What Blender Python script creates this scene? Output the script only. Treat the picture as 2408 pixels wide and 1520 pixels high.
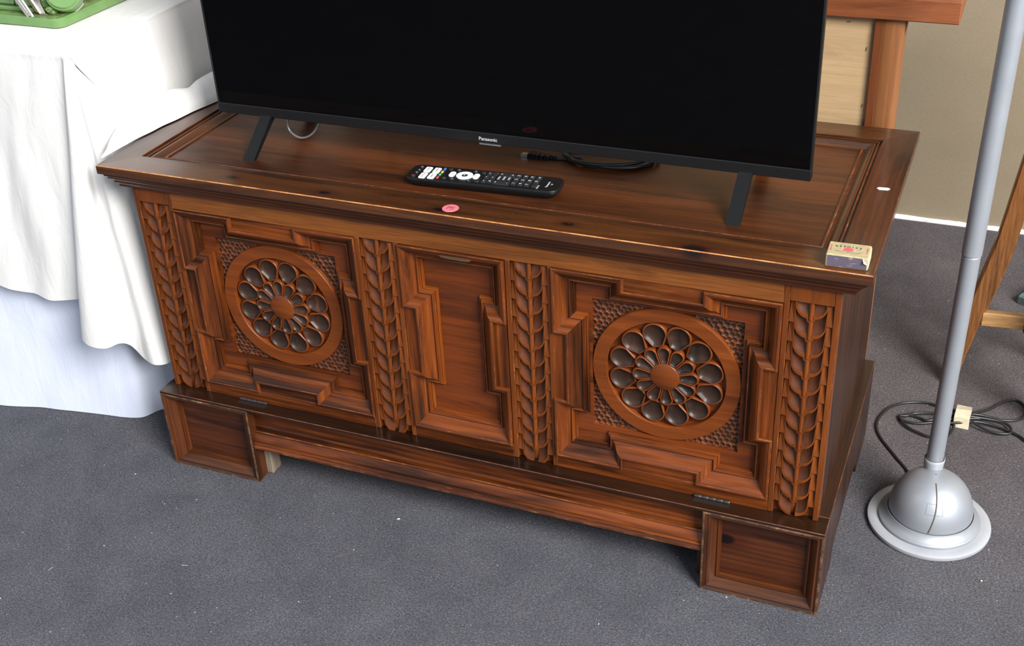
import bpy, math, random
import numpy as np
from mathutils import Vector, Matrix, noise
R = math.radians
for o in list(bpy.data.objects):
    bpy.data.objects.remove(o)
scn = bpy.context.scene
col = scn.collection

# ------------------------------------------------------------------ camera
cam = bpy.data.cameras.new('camera')
cam.sensor_fit = 'HORIZONTAL'
cam.sensor_width = 36.0
cam.lens = 2871.84 / 2408 * 36.0
cam.clip_start = 0.05
camo = bpy.data.objects.new('camera', cam)
col.objects.link(camo)
yaw, pitch, roll = R(23.8246), R(59.1869), R(-2.9278)
M = Matrix.Rotation(yaw, 4, 'Z') @ Matrix.Rotation(pitch, 4, 'X') @ Matrix.Rotation(roll, 4, 'Z')
M.translation = (0.7201, -1.3905, 1.3300)
camo.matrix_world = M
scn.camera = camo

# ------------------------------------------------------------------ light
scn.view_settings.view_transform = 'Standard'
scn.view_settings.look = 'None'
scn.view_settings.gamma = 1.0
scn.view_settings.use_curve_mapping = False
scn.cycles.max_bounces = 6
scn.cycles.diffuse_bounces = 3
scn.cycles.glossy_bounces = 3
scn.cycles.caustics_reflective = False
scn.view_settings.exposure = 0.55
world = bpy.data.worlds.new('room_light')
scn.world = world
world.use_nodes = True
bg = world.node_tree.nodes['Background']
bg.inputs[0].default_value = (0.86, 0.92, 1.0, 1)
bg.inputs[1].default_value = 0.54


def area(name, loc, target, sx, sy, power, color):
    l = bpy.data.lights.new(name, 'AREA')
    l.shape = 'RECTANGLE'
    l.size, l.size_y = sx, sy
    l.energy = power
    l.color = color
    o = bpy.data.objects.new(name, l)
    col.objects.link(o)
    o.location = loc
    o.rotation_euler = (Vector(target) - Vector(loc)).to_track_quat('-Z', 'Y').to_euler()
    return o


area('window_daylight', (4.20, -2.80, 3.90), (0.0, 0.2, 0.4), 2.4, 2.7, 610, (1.0, 0.97, 0.93))


# ------------------------------------------------------------------ materials
def nt(name):
    m = bpy.data.materials.new(name)
    m.use_nodes = True
    t = m.node_tree
    return m, t, t.nodes['Principled BSDF']


def N(t, kind, **kw):
    n = t.nodes.new(kind)
    for k, val in kw.items():
        setattr(n, k, val)
    return n


def ramp(t, fac, stops, interp='LINEAR'):
    r = N(t, 'ShaderNodeValToRGB')
    r.color_ramp.interpolation = interp
    el = r.color_ramp.elements
    while len(el) < len(stops):
        el.new(0.5)
    for e, (p, c) in zip(el, stops):
        e.position = p
        e.color = (c[0], c[1], c[2], 1) if len(c) == 3 else c
    t.links.new(fac, r.inputs[0])
    return r.outputs[0]


def mapped(t, scale, loc=(0, 0, 0), obj=False):
    if obj:
        src = N(t, 'ShaderNodeTexCoord').outputs['Object']
    else:
        src = N(t, 'ShaderNodeNewGeometry').outputs['Position']
    mp = N(t, 'ShaderNodeMapping')
    mp.inputs['Scale'].default_value = scale
    mp.inputs['Location'].default_value = loc
    t.links.new(src, mp.inputs[0])
    return mp.outputs[0]


def tex_noise(t, vec, scale=1.0, detail=4.0, rough=0.55, dist=0.0):
    n = N(t, 'ShaderNodeTexNoise')
    n.inputs['Scale'].default_value = scale
    n.inputs['Detail'].default_value = detail
    n.inputs['Roughness'].default_value = rough
    n.inputs['Distortion'].default_value = dist
    t.links.new(vec, n.inputs['Vector'])
    return n.outputs[0]


def mix(t, fac, a, b, mode='MIX'):
    m = N(t, 'ShaderNodeMix', data_type='RGBA', blend_type=mode)
    for sock, val in ((m.inputs[0], fac), (m.inputs[6], a), (m.inputs[7], b)):
        if isinstance(val, (int, float)):
            sock.default_value = val
        elif isinstance(val, tuple):
            sock.default_value = (val[0], val[1], val[2], 1)
        else:
            t.links.new(val, sock)
    return m.outputs[2]


def bump(t, b, h, strength, dist):
    n = N(t, 'ShaderNodeBump')
    n.inputs['Strength'].default_value = strength
    n.inputs['Distance'].default_value = dist
    t.links.new(h, n.inputs['Height'])
    t.links.new(n.outputs[0], b.inputs['Normal'])


AX = {'X': (3.2, 30, 30), 'Y': (30, 3.2, 30), 'Z': (30, 30, 3.2)}
FX = {'X': (16, 520, 520), 'Y': (520, 16, 520), 'Z': (520, 520, 16)}
RX = {'X': (0.75, 9, 9), 'Y': (9, 0.75, 9), 'Z': (9, 9, 0.75)}


def wood(name, axis, dark, mid, light, rough=0.36, coat=0.12, seed=0.0, stain=0.55, fine=0.35, knots=(), scratch=0.0, rings=0.3, ringscale=3.0, ringdist=14.0, spec=0.4):
    m, t, b = nt(name)
    g = tex_noise(t, mapped(t, AX[axis], (seed, seed * 1.7, seed * .6)), 1.0, 5, 0.68, 0.7)
    c = ramp(t, g, [(0.30, dark), (0.47, mid), (0.60, mid), (0.76, light)])
    # growth rings drawn out along the board, broken up so that no two lines run alike
    if rings > 0:
        w = N(t, 'ShaderNodeTexWave', wave_type='BANDS', bands_direction={'X': 'Z', 'Y': 'X', 'Z': 'X'}[axis])
        w.inputs['Scale'].default_value = ringscale
        w.inputs['Distortion'].default_value = ringdist
        w.inputs['Detail'].default_value = 3.0
        w.inputs['Detail Scale'].default_value = 0.5
        w.inputs['Detail Roughness'].default_value = 0.7
        t.links.new(mapped(t, RX[axis], (seed * .4 + .3, seed * .2 + .2, seed * .3)), w.inputs[0])
        rm = tex_noise(t, mapped(t, RX[axis], (seed, 2.2, seed)), 1.4, 3, 0.6)
        rf = ramp(t, rm, [(0.38, (0, 0, 0)), (0.62, (rings,) * 3)])
        c = mix(t, rf, c, ramp(t, w.outputs[1], [(0.05, light), (0.45, mid), (0.70, mid), (0.97, dark)]))
    f = tex_noise(t, mapped(t, FX[axis]), 1.0, 2, 0.6)
    c = mix(t, fine, c, ramp(t, f, [(0.3, (0.42, 0.38, 0.36)), (0.62, (1.15, 1.15, 1.15))]), 'MULTIPLY')
    # uneven antique stain
    s = tex_noise(t, mapped(t, tuple(v * 3 for v in RX[axis]), (seed + 3, 1.3, seed)), 0.8, 3, 0.66, 0.5)
    c = mix(t, stain, c, ramp(t, s, [(0.36, (0.12, 0.13, 0.15)), (0.54, (1.0, 1.0, 1.0))]), 'MULTIPLY')
    if knots:
        pos = N(t, 'ShaderNodeNewGeometry').outputs['Position']
        for (kx, ky, kz, kr) in knots:
            mp = N(t, 'ShaderNodeMapping')
            sc = {'X': (0.62, 1.25, 1.0), 'Y': (1.25, .62, 1.0), 'Z': (1, 1, .62)}[axis]
            mp.inputs['Scale'].default_value = sc
            mp.inputs['Location'].default_value = (-kx * sc[0], -ky * sc[1], -kz * sc[2])
            t.links.new(pos, mp.inputs[0])
            ln = N(t, 'ShaderNodeVectorMath', operation='LENGTH')
            t.links.new(mp.outputs[0], ln.inputs[0])
            k = ramp(t, ln.outputs['Value'], [(0.0, (0.05, 0.03, 0.03)), (kr, (0.10, 0.06, 0.05)),
                                              (kr * 1.35, (0.75, 0.55, 0.5)), (kr * 2.2, (0.8, .72, .7)), (kr * 4, (1, 1, 1))])
            c = mix(t, 1.0, c, k, 'MULTIPLY')
    if scratch > 0:
        sp = tex_noise(t, mapped(t, (420, 420, 420)), 1.0, 1, 0.5)
        c = mix(t, ramp(t, sp, [(0.75, (0, 0, 0)), (0.79, (scratch,) * 3)]), c, (0.36, 0.24, 0.16))
    t.links.new(c, b.inputs['Base Color'])
    rr = tex_noise(t, mapped(t, (14, 14, 14)), 1.0, 1, 0.6)
    ro = N(t, 'ShaderNodeMapRange')
    ro.inputs['To Min'].default_value = rough - 0.07
    ro.inputs['To Max'].default_value = rough + 0.14
    t.links.new(rr, ro.inputs[0])
    t.links.new(ro.outputs[0], b.inputs['Roughness'])
    b.inputs['Specular IOR Level'].default_value = spec
    b.inputs['Coat Weight'].default_value = coat
    b.inputs['Coat Roughness'].default_value = 0.16
    bump(t, b, f, 0.12, 0.0006)
    return m


def plain(name, c, rough=0.5, metal=0.0, spec=0.5, noise_amt=0.0, nscale=60, coat=0.0, bmp=0.0):
    m, t, b = nt(name)
    b.inputs['Base Color'].default_value = (c[0], c[1], c[2], 1)
    b.inputs['Roughness'].default_value = rough
    b.inputs['Metallic'].default_value = metal
    b.inputs['Specular IOR Level'].default_value = spec
    b.inputs['Coat Weight'].default_value = coat
    if noise_amt > 0 or bmp > 0:
        n = tex_noise(t, mapped(t, (nscale,) * 3), 1.0, 4, 0.6)
        if noise_amt > 0:
            lo = tuple(v * (1 - noise_amt) for v in c)
            hi = tuple(min(1, v * (1 + noise_amt * .6)) for v in c)
            t.links.new(ramp(t, n, [(0.3, lo), (0.7, hi)]), b.inputs['Base Color'])
        if bmp > 0:
            bump(t, b, n, bmp, 0.001)
    return m


D1, M1, L1 = (0.022, 0.0054, 0.0018), (0.148, 0.0330, 0.0044), (0.285, 0.079, 0.0118)
W = {}
for ax in 'XYZ':
    W['front' + ax] = wood('stained_pine_' + ax.lower(), ax, D1, M1, L1, seed={'X': 0.0, 'Y': 2.1, 'Z': 4.7}[ax], stain=.9, fine=.5, spec=.3)
W['rail'] = wood('golden_pine', 'X', (0.055, 0.017, 0.0045), (0.190, 0.058, 0.0100), (0.31, 0.108, 0.0210), seed=5.5, stain=.6, fine=.55, rings=.6, ringscale=15.0, ringdist=5.0)
W['leaf'] = wood('carved_leaf_wood', 'Z', (0.055, 0.0135, 0.0026), (0.150, 0.0365, 0.0050), (0.225, 0.061, 0.0090), seed=6.2, stain=.35, fine=.2, rough=.40, coat=.05, rings=0, spec=.3)
W['leafbowl'] = wood('leaf_hollow_glaze_shade', 'Z', (0.030, 0.0088, 0.0026), (0.080, 0.0205, 0.0044), (0.130, 0.0345, 0.0062), seed=6.9, stain=.3, fine=.1, rough=.40, coat=.05, rings=0, spec=.35)  # glaze colour darkened in the hollows to deepen their shading
W['panel'] = wood('stained_panel', 'X', (0.038, 0.0082, 0.0020), (0.138, 0.0290, 0.0040), (0.240, 0.059, 0.0086), seed=7.3, stain=0.6, rings=.25, ringscale=1.6)
W['rosette'] = wood('rosette_wood', 'X', (0.085, 0.0185, 0.0032), (0.152, 0.0345, 0.0050), (0.215, 0.056, 0.0082), seed=1.3, stain=0.15, fine=0.25, rings=.3, ringscale=1.8, spec=.3)
W['lidp'] = wood('lid_panel_wood', 'X', (0.013, 0.0044, 0.0015), (0.052, 0.0158, 0.0031), (0.118, 0.039, 0.0074), rough=0.30, seed=9.1, coat=0.6, rings=.5, ringscale=1.3, spec=.5,
                 knots=[(-.3315, .1026, .569, .0085), (.4095, .1619, .569, .007), (-.054, .236, .569, .010), (.331, .105, .569, .012), (-.44, .33, .569, .01)])
W['lidX'] = wood('lid_rail_wood', 'X', (0.017, 0.0054, 0.0016), (0.070, 0.0205, 0.0038), (0.142, 0.047, 0.0088), rough=0.34, seed=3.2, coat=0.55, scratch=0.5, spec=.5,
                 knots=[(-.3602, .024, .583, .0045), (-.1938, .0166, .583, .0055), (.1863, .025, .583, .0045), (.3704, .006, .580, .010), (-.004, .015, .583, .006)])
W['lidY'] = wood('lid_side_wood', 'Y', (0.014, 0.0042, 0.0015), (0.052, 0.0132, 0.0029), (0.098, 0.027, 0.0055), rough=0.34, seed=5.2, coat=0.45, scratch=0.5, spec=.5)
W['cornice'] = wood('cornice_wood', 'X', (0.018, 0.0058, 0.0026), (0.070, 0.0185, 0.0048), (0.140, 0.039, 0.0090), seed=6.6)
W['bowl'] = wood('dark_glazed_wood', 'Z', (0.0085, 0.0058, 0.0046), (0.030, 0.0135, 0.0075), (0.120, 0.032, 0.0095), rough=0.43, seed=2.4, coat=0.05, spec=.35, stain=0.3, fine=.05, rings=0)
W['dimple'] = wood('dimpled_wood', 'X', (0.085, 0.0220, 0.0050), (0.150, 0.038, 0.0075), (0.22, 0.058, 0.0105), rough=0.5, seed=3.9, stain=0.2, fine=.05, coat=0.0, rings=0)
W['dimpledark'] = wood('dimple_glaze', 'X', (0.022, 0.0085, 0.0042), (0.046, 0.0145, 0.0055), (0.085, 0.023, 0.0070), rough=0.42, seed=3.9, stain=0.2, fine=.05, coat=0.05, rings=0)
W['side'] = wood('side_wood', 'Z', (0.010, 0.0040, 0.0022), (0.040, 0.0118, 0.0036), (0.085, 0.0250, 0.0066), rough=0.36, seed=8.8)
W['cap'] = wood('plinth_cap_wood', 'X', (0.006, 0.0030, 0.0017), (0.016, 0.0060, 0.0024), (0.034, 0.0115, 0.0038), rough=0.28, seed=1.9, coat=.7)
W['capY'] = wood('plinth_cap_side_wood', 'Y', (0.012, 0.0055, 0.0034), (0.028, 0.0105, 0.0050), (0.050, 0.0175, 0.0070), rough=0.32, seed=2.9, coat=.7)
W['foot'] = wood('foot_panel_wood', 'X', (0.012, 0.0052, 0.0026), (0.070, 0.0175, 0.0048), (0.135, 0.036, 0.0085), rough=0.32, seed=4.4, stain=.8,
                 knots=[(.428, .0233, .090, .008)])
W['footX'] = wood('foot_moulding_wood', 'X', (0.018, 0.0070, 0.0032), (0.072, 0.0205, 0.0055), (0.150, 0.048, 0.0125), rough=0.34, seed=4.9, stain=.7)
W['footZ'] = wood('foot_moulding_upright_wood', 'Z', (0.018, 0.0070, 0.0032), (0.080, 0.0215, 0.0055), (0.155, 0.046, 0.0115), rough=0.34, seed=5.9, stain=.7)
W['raw'] = wood('raw_wood', 'Z', (0.13, 0.10, 0.075), (0.24, 0.19, 0.14), (0.33, 0.27, 0.2), rough=0.8, coat=0)


def worn(name, stops, rough=0.42):
    m, t, b = nt(name)
    n = tex_noise(t, mapped(t, (26, 26, 26)), 1.0, 6, 0.72)
    t.links.new(ramp(t, n, stops), b.inputs['Base Color'])
    b.inputs['Roughness'].default_value = rough
    return m


WORN = worn('softly_worn_edge', [(0.48, (0.075, 0.018, 0.0048)), (0.60, (0.165, 0.050, 0.0130)), (0.76, (0.34, 0.145, 0.048))])
WORNL = worn('bare_lid_edge', [(0.34, (0.17, 0.052, 0.0130)), (0.46, (0.33, 0.125, 0.035)), (0.66, (0.56, 0.28, 0.10))])


def worn_foot():
    m, t, b = nt('scuffed_foot_edge')
    n = tex_noise(t, mapped(t, (50, 50, 50)), 1.0, 5, 0.7)
    t.links.new(ramp(t, n, [(0.44, (0.045, 0.019, 0.009)), (0.58, (0.13, 0.062, 0.026)), (0.74, (0.34, 0.20, 0.095))]), b.inputs['Base Color'])
    b.inputs['Roughness'].default_value = 0.6
    return m


WORNF = worn_foot()
BLACK = plain('black_plastic', (0.0042, 0.0046, 0.0052), 0.36, spec=.3)
BLACKB = plain('brushed_black_plastic', (0.0062, 0.0064, 0.0072), 0.40, spec=.32, noise_amt=.25, nscale=300)
SCREEN = plain('glossy_screen', (0.0006, 0.0006, 0.0007), 0.05, spec=.22)
REMOTE = plain('remote_black', (0.0050, 0.0053, 0.006), 0.40, spec=.4)
BTN = plain('button_charcoal', (0.017, 0.0185, 0.021), 0.42)
WHITEP = plain('white_plastic', (0.83, 0.84, 0.86), 0.4)
INK = plain('print_white', (0.62, 0.63, 0.65), 0.5)
REDP = plain('print_red', (0.65, 0.05, 0.05), 0.5)
DARKI = plain('print_dark', (0.05, 0.05, 0.06), 0.6)
SILVER = plain('silver_paint', (0.36, 0.385, 0.425), 0.44, metal=0.5, noise_amt=.06, nscale=25)
SILVERD = plain('grey_base_paint', (0.40, 0.42, 0.455), 0.42, metal=0.2, noise_amt=.08, nscale=18)
CHROME = plain('chrome', (0.62, 0.58, 0.52), 0.16, metal=1.0)
CORD = plain('black_cord', (0.014, 0.015, 0.017), 0.36)
GREYC = plain('black_cord_highlight_grey', (0.13, 0.135, 0.145), 0.15, spec=.8)  # black cord; the grey base colour stands in for its highlight
HINGE = plain('dark_steel', (0.085, 0.068, 0.062), 0.36, metal=0.8)
PINK = plain('pink_paper', (0.74, 0.15, 0.19), 0.6)
PAPER = plain('white_paper', (0.84, 0.83, 0.86), 0.6)
TAPE = plain('masking_tape', (0.56, 0.50, 0.36), 0.65, noise_amt=.15, nscale=80)
CREAM = plain('matchbox_card', (0.37, 0.31, 0.170), 0.7, noise_amt=.18, nscale=120)
CREAMW = plain('torn_card', (0.50, 0.455, 0.33), 0.75, noise_amt=.08, nscale=200)


def striker():
    m, t, b = nt('striker_purple')
    n = tex_noise(t, mapped(t, (80, 80, 420)), 1.0, 4, 0.65)
    t.links.new(ramp(t, n, [(0.60, (0.085, 0.072, 0.105)), (0.72, (0.38, 0.30, 0.19))]), b.inputs['Base Color'])
    b.inputs['Roughness'].default_value = 0.75
    return m


STRIKER = striker()


def cloth(name, c, vary=0.06, scale=1.0):
    m, t, b = nt(name)
    n = tex_noise(t, mapped(t, (7, 7, 7)), 1.0, 3, 0.5)
    t.links.new(ramp(t, n, [(0.3, tuple(v * (1 - vary) for v in c)), (0.7, c)]), b.inputs['Base Color'])
    b.inputs['Roughness'].default_value = 0.85
    b.inputs['Specular IOR Level'].default_value = 0.15
    b.inputs['Sheen Weight'].default_value = 0.1
    h1 = tex_noise(t, mapped(t, (34 * scale, 34 * scale, 11 * scale)), 1.0, 4, 0.62, 0.9)
    h2 = tex_noise(t, mapped(t, (950, 950, 950)), 1.0, 1, 0.5)
    hh = mix(t, 0.12, h1, h2)
    bump(t, b, hh, 0.32, 0.006)
    return m


CLOTH = cloth('white_cotton', (0.70, 0.695, 0.685), 0.02)
SHEET = cloth('white_sheet_shade_tint', (0.64, 0.69, 0.83), 0.03, 0.8)  # white cloth; the blue of its shade is put into the colour


def carpet():
    m, t, b = nt('charcoal_carpet')
    f1 = tex_noise(t, mapped(t, (300, 420, 420)), 1.0, 5, 0.8, 0.6)
    c = ramp(t, f1, [(0.30, (0.026, 0.027, 0.032)), (0.50, (0.080, 0.083, 0.095)), (0.72, (0.205, 0.212, 0.235))])
    f2 = tex_noise(t, mapped(t, (620, 620, 620), (5, 3, 1)), 1.0, 2, 0.6)
    hue = N(t, 'ShaderNodeTexNoise')
    hue.inputs['Scale'].default_value = 420
    t.links.new(N(t, 'ShaderNodeNewGeometry').outputs['Position'], hue.inputs['Vector'])
    c = mix(t, 0.55, c, ramp(t, hue.outputs[0], [(0.3, (0.75, 0.95, 1.35)), (0.5, (1, 1, 1)), (0.7, (1.35, 1.02, 0.8))]), 'MULTIPLY')
    c = mix(t, 0.5, c, ramp(t, f2, [(0.3, (0.6, 0.6, 0.6)), (0.7, (1.4, 1.4, 1.4))]), 'MULTIPLY')
    big = tex_noise(t, mapped(t, (9, 9, 9), (2, 2, 0)), 1.0, 5, 0.62, 0.5)
    c = mix(t, 0.55, c, ramp(t, big, [(0.3, (0.66, 0.66, 0.68)), (0.7, (1.22, 1.2, 1.18))]), 'MULTIPLY')
    # browner pile further back in the room
    sep = N(t, 'ShaderNodeSeparateXYZ')
    t.links.new(N(t, 'ShaderNodeNewGeometry').outputs['Position'], sep.inputs[0])
    bl = tex_noise(t, mapped(t, (1.6, 1.6, 1.6)), 1.0, 3, 0.5)
    ad = N(t, 'ShaderNodeMath', operation='MULTIPLY_ADD')
    t.links.new(bl, ad.inputs[0])
    ad.inputs[1].default_value = 0.7
    t.links.new(sep.outputs['Y'], ad.inputs[2])
    c = mix(t, ramp(t, ad.outputs[0], [(0.35, (0, 0, 0)), (0.85, (0.8, 0.8, 0.8))]), c,
            mix(t, 1.0, c, (1.22, 1.04, 0.93), 'MULTIPLY'))
    sp = tex_noise(t, mapped(t, (150, 150, 150), (7, 1, 0)), 1.0, 1, 0.4)
    c = mix(t, ramp(t, sp, [(0.775, (0, 0, 0)), (0.80, (1, 1, 1))]), c, (0.38, 0.36, 0.32))
    t.links.new(c, b.inputs['Base Color'])
    b.inputs['Roughness'].default_value = 0.95
    b.inputs['Specular IOR Level'].default_value = 0.1
    bump(t, b, mix(t, 0.5, f1, f2), 0.7, 0.003)
    return m


CARPET = carpet()


def hessian():
    m, t, b = nt('beige_hessian')
    n1 = tex_noise(t, mapped(t, (170, 170, 1500)), 1.0, 2, 0.6)
    n2 = tex_noise(t, mapped(t, (1500, 1500, 170)), 1.0, 2, 0.6)
    lo_, hi_ = (0.200, 0.158, 0.102), (0.305, 0.246, 0.168)
    c = mix(t, 0.5, ramp(t, n1, [(0.3, lo_), (0.7, hi_)]), ramp(t, n2, [(0.3, lo_), (0.7, hi_)]))
    n3 = tex_noise(t, mapped(t, (3, 3, 5)), 1.0, 4, 0.6)
    c = mix(t, 0.5, c, ramp(t, n3, [(0.3, (0.8, 0.8, 0.8)), (0.7, (1.1, 1.1, 1.1))]), 'MULTIPLY')
    t.links.new(c, b.inputs['Base Color'])
    b.inputs['Roughness'].default_value = 0.9
    bump(t, b, mix(t, .5, n1, n2), 0.5, 0.002)
    return m


HESS = hessian()
RIMU = wood('reddish_timber', 'X', (0.1584, 0.0446, 0.0144), (0.2448, 0.0756, 0.0259), (0.3024, 0.1008, 0.0360), rough=0.38, stain=.2, fine=.2, seed=1.1)
RIMUZ = wood('orange_timber', 'Z', (0.1836, 0.0646, 0.0218), (0.2720, 0.1088, 0.0394), (0.3400, 0.1428, 0.0544), rough=0.36, stain=.15, fine=.2, seed=2.8)
RIMUD = wood('dark_reddish_timber', 'Z', (0.1008, 0.0274, 0.0086), (0.1512, 0.0432, 0.0130), (0.1944, 0.0576, 0.0180), rough=0.42, stain=.2, fine=.2, seed=5.8)
PLY = wood('pale_plywood', 'X', (0.4000, 0.2640, 0.1360), (0.5120, 0.3520, 0.1920), (0.5760, 0.4240, 0.2560), rough=0.5, stain=.12, fine=.15, coat=0, seed=6.1)
OAK = wood('oak', 'Z', (0.070, 0.026, 0.008), (0.22, 0.086, 0.024), (0.33, 0.148, 0.048), rough=0.42, stain=.25, fine=.8, seed=3.3)
OAKL = wood('pale_oak', 'X', (0.24, 0.12, 0.045), (0.40, 0.22, 0.085), (0.52, 0.32, 0.14), rough=0.5, stain=.25, fine=.4, seed=4.1)
GREENM = plain('green_enamel', (0.130, 0.245, 0.078), 0.3, noise_amt=.12, nscale=30, coat=.3)


def greenrust():
    m, t, b = nt('green_enamel_rusty')
    n = tex_noise(t, mapped(t, (55, 55, 55)), 1.0, 6, 0.72)
    t.links.new(ramp(t, n, [(0.40, (0.11, 0.065, 0.02)), (0.58, (0.125, 0.22, 0.065)), (0.8, (0.14, 0.255, 0.08))]), b.inputs['Base Color'])
    b.inputs['Roughness'].default_value = 0.4
    return m


GREENR = greenrust()
TEAL = plain('green_painted_plinth', (0.10, 0.165, 0.16), 0.4, noise_amt=.3, nscale=70)
CRUMB = plain('lint', (0.55, 0.47, 0.36), 0.9, noise_amt=.4, nscale=30)

# ------------------------------------------------------------------ mesh helpers
LO = {}


class MB:
    def __init__(s):
        s.v, s.f, s.m = [], [], []

    def add(s, vs, fs, mi=0):
        k = len(s.v)
        s.v += [tuple(v) for v in vs]
        for i, f in enumerate(fs):
            s.f.append(tuple(j + k for j in f))
            s.m.append(mi[i] if isinstance(mi, (list, tuple)) else mi)
        return s

    def box(s, x0, x1, y0, y1, z0, z1, c=0.0, worn=0, mi=0):
        if c <= 0:
            vs = [(x, y, z) for x in (x0, x1) for y in (y0, y1) for z in (z0, z1)]
            return s.add(vs, [(0, 1, 3, 2), (4, 6, 7, 5), (0, 4, 5, 1), (2, 3, 7, 6), (0, 2, 6, 4), (1, 5, 7, 3)], mi)
        c = min(c, .45 * (x1 - x0), .45 * (y1 - y0), .45 * (z1 - z0))
        X, Y, Z = (x0, x1), (y0, y1), (z0, z1)
        ins = lambda lim, i: lim[i] + (c if i == 0 else -c)
        vs, idx = [], {}
        for i in (0, 1):
            for j in (0, 1):
                for k in (0, 1):
                    idx[i, j, k, 0] = len(vs); vs.append((X[i], ins(Y, j), ins(Z, k)))
                    idx[i, j, k, 1] = len(vs); vs.append((ins(X, i), Y[j], ins(Z, k)))
                    idx[i, j, k, 2] = len(vs); vs.append((ins(X, i), ins(Y, j), Z[k]))
        fs, ms = [], []
        for i in (0, 1):
            fs.append([idx[i, 0, 0, 0], idx[i, 1, 0, 0], idx[i, 1, 1, 0], idx[i, 0, 1, 0]]); ms.append(mi)
            fs.append([idx[0, i, 0, 1], idx[1, i, 0, 1], idx[1, i, 1, 1], idx[0, i, 1, 1]]); ms.append(mi)
            fs.append([idx[0, 0, i, 2], idx[1, 0, i, 2], idx[1, 1, i, 2], idx[0, 1, i, 2]]); ms.append(mi)
        for i in (0, 1):
            for j in (0, 1):
                fs.append([idx[i, j, 0, 0], idx[i, j, 1, 0], idx[i, j, 1, 1], idx[i, j, 0, 1]]); ms.append(worn)
                fs.append([idx[i, 0, j, 0], idx[i, 1, j, 0], idx[i, 1, j, 2], idx[i, 0, j, 2]]); ms.append(worn)
                fs.append([idx[0, i, j, 1], idx[1, i, j, 1], idx[1, i, j, 2], idx[0, i, j, 2]]); ms.append(worn)
                for k in (0, 1):
                    fs.append([idx[i, j, k, 0], idx[i, j, k, 1], idx[i, j, k, 2]]); ms.append(worn)
        return s.add(vs, fs, ms)

    def tube(s, path, r, n=8, mi=0, caps=True, squash=1.0):
        P = [Vector(p) for p in path]
        k = len(s.v)
        up = Vector((0, 0, 1))
        for i, p in enumerate(P):
            t = (P[min(i + 1, len(P) - 1)] - P[max(i - 1, 0)]).normalized()
            a = t.cross(up)
            if a.length < 1e-4:
                a = Vector((1, 0, 0))
            a.normalize()
            b = a.cross(t).normalized()
            rr = r[i] if isinstance(r, (list, tuple)) else r
            for q in range(n):
                th = 2 * math.pi * q / n
                s.v.append(tuple(p + a * rr * math.cos(th) + b * rr * squash * math.sin(th)))
        for i in range(len(P) - 1):
            for q in range(n):
                s.f.append((k + i * n + q, k + i * n + (q + 1) % n, k + (i + 1) * n + (q + 1) % n, k + (i + 1) * n + q))
                s.m.append(mi)
        if caps:
            s.f.append(tuple(range(k, k + n))); s.m.append(mi)
            s.f.append(tuple(range(k + (len(P) - 1) * n, k + len(P) * n))); s.m.append(mi)
        return s

    def lathe(s, prof, n=48, c=(0, 0, 0), axis='Z', mi=0, closed=False):
        k = len(s.v)
        for (r, h) in prof:
            for q in range(n):
                th = 2 * math.pi * q / n
                a, b = r * math.cos(th), r * math.sin(th)
                p = {'Z': (a, b, h), 'Y': (a, h, b), 'X': (h, a, b)}[axis]
                s.v.append((c[0] + p[0], c[1] + p[1], c[2] + p[2]))
        m = len(prof)
        for i in range(m if closed else m - 1):
            j = (i + 1) % m
            for q in range(n):
                s.f.append((k + i * n + q, k + i * n + (q + 1) % n, k + j * n + (q + 1) % n, k + j * n + q))
                s.m.append(mi[i] if isinstance(mi, (list, tuple)) else mi)
        return s

    def prism(s, poly, h0, h1, place, mi=0, c=0.0):
        """poly: 2D points; place(a, b, h) -> 3D"""
        n = len(poly)
        if c > 0:
            cx = sum(p[0] for p in poly) / n; cy = sum(p[1] for p in poly) / n
            def inset(p):
                d = math.hypot(p[0] - cx, p[1] - cy) or 1
                k = 1 - c / d
                return (cx + (p[0] - cx) * k, cy + (p[1] - cy) * k)
            q = [inset(p) for p in poly]
            sg = 1 if h1 > h0 else -1
            rings = [[place(a, b, h0) for a, b in poly], [place(a, b, h1 - sg * c) for a, b in poly], [place(a, b, h1) for a, b in q]]
        else:
            rings = [[place(a, b, h0) for a, b in poly], [place(a, b, h1) for a, b in poly]]
        vs = [p for r_ in rings for p in r_]
        fs = []
        for i in range(len(rings) - 1):
            for j in range(n):
                fs.append((i * n + j, i * n + (j + 1) % n, (i + 1) * n + (j + 1) % n, (i + 1) * n + j))
        fs.append(tuple(range(n)))
        fs.append(tuple(range((len(rings) - 1) * n, len(rings) * n)))
        return s.add(vs, fs, mi)

    def grid(s, pts, mi=0):
        nu, nv = len(pts), len(pts[0])
        k = len(s.v)
        for c_ in pts:
            s.v += [tuple(p) for p in c_]
        for i in range(nu - 1):
            for j in range(nv - 1):
                s.f.append((k + i * nv + j, k + (i + 1) * nv + j, k + (i + 1) * nv + j + 1, k + i * nv + j + 1)); s.m.append(mi)
        return s

    def mesh(s, name, mats, smooth=None, origin=(0, 0, 0)):
        me = bpy.data.meshes.new(name)
        me.from_pydata([(x - origin[0], y - origin[1], z - origin[2]) for x, y, z in s.v], [], s.f)
        for m in mats:
            me.materials.append(m)
        me.polygons.foreach_set('material_index', s.m)
        import bmesh
        bm = bmesh.new(); bm.from_mesh(me)
        bmesh.ops.recalc_face_normals(bm, faces=bm.faces)
        bm.to_mesh(me); bm.free()
        if smooth is not None:
            me.shade_smooth()
            me.set_sharp_from_angle(angle=R(smooth))
        me.update()
        return me


def link(name, me, parent=None, origin=(0, 0, 0), rot=None):
    o = bpy.data.objects.new(name, me)
    col.objects.link(o)
    po = LO[parent] if parent else Vector((0, 0, 0))
    o.location = Vector(origin) - po
    if rot:
        o.rotation_euler = rot
    if parent:
        o.parent = parent
    LO[o] = Vector(origin)
    return o


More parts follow.
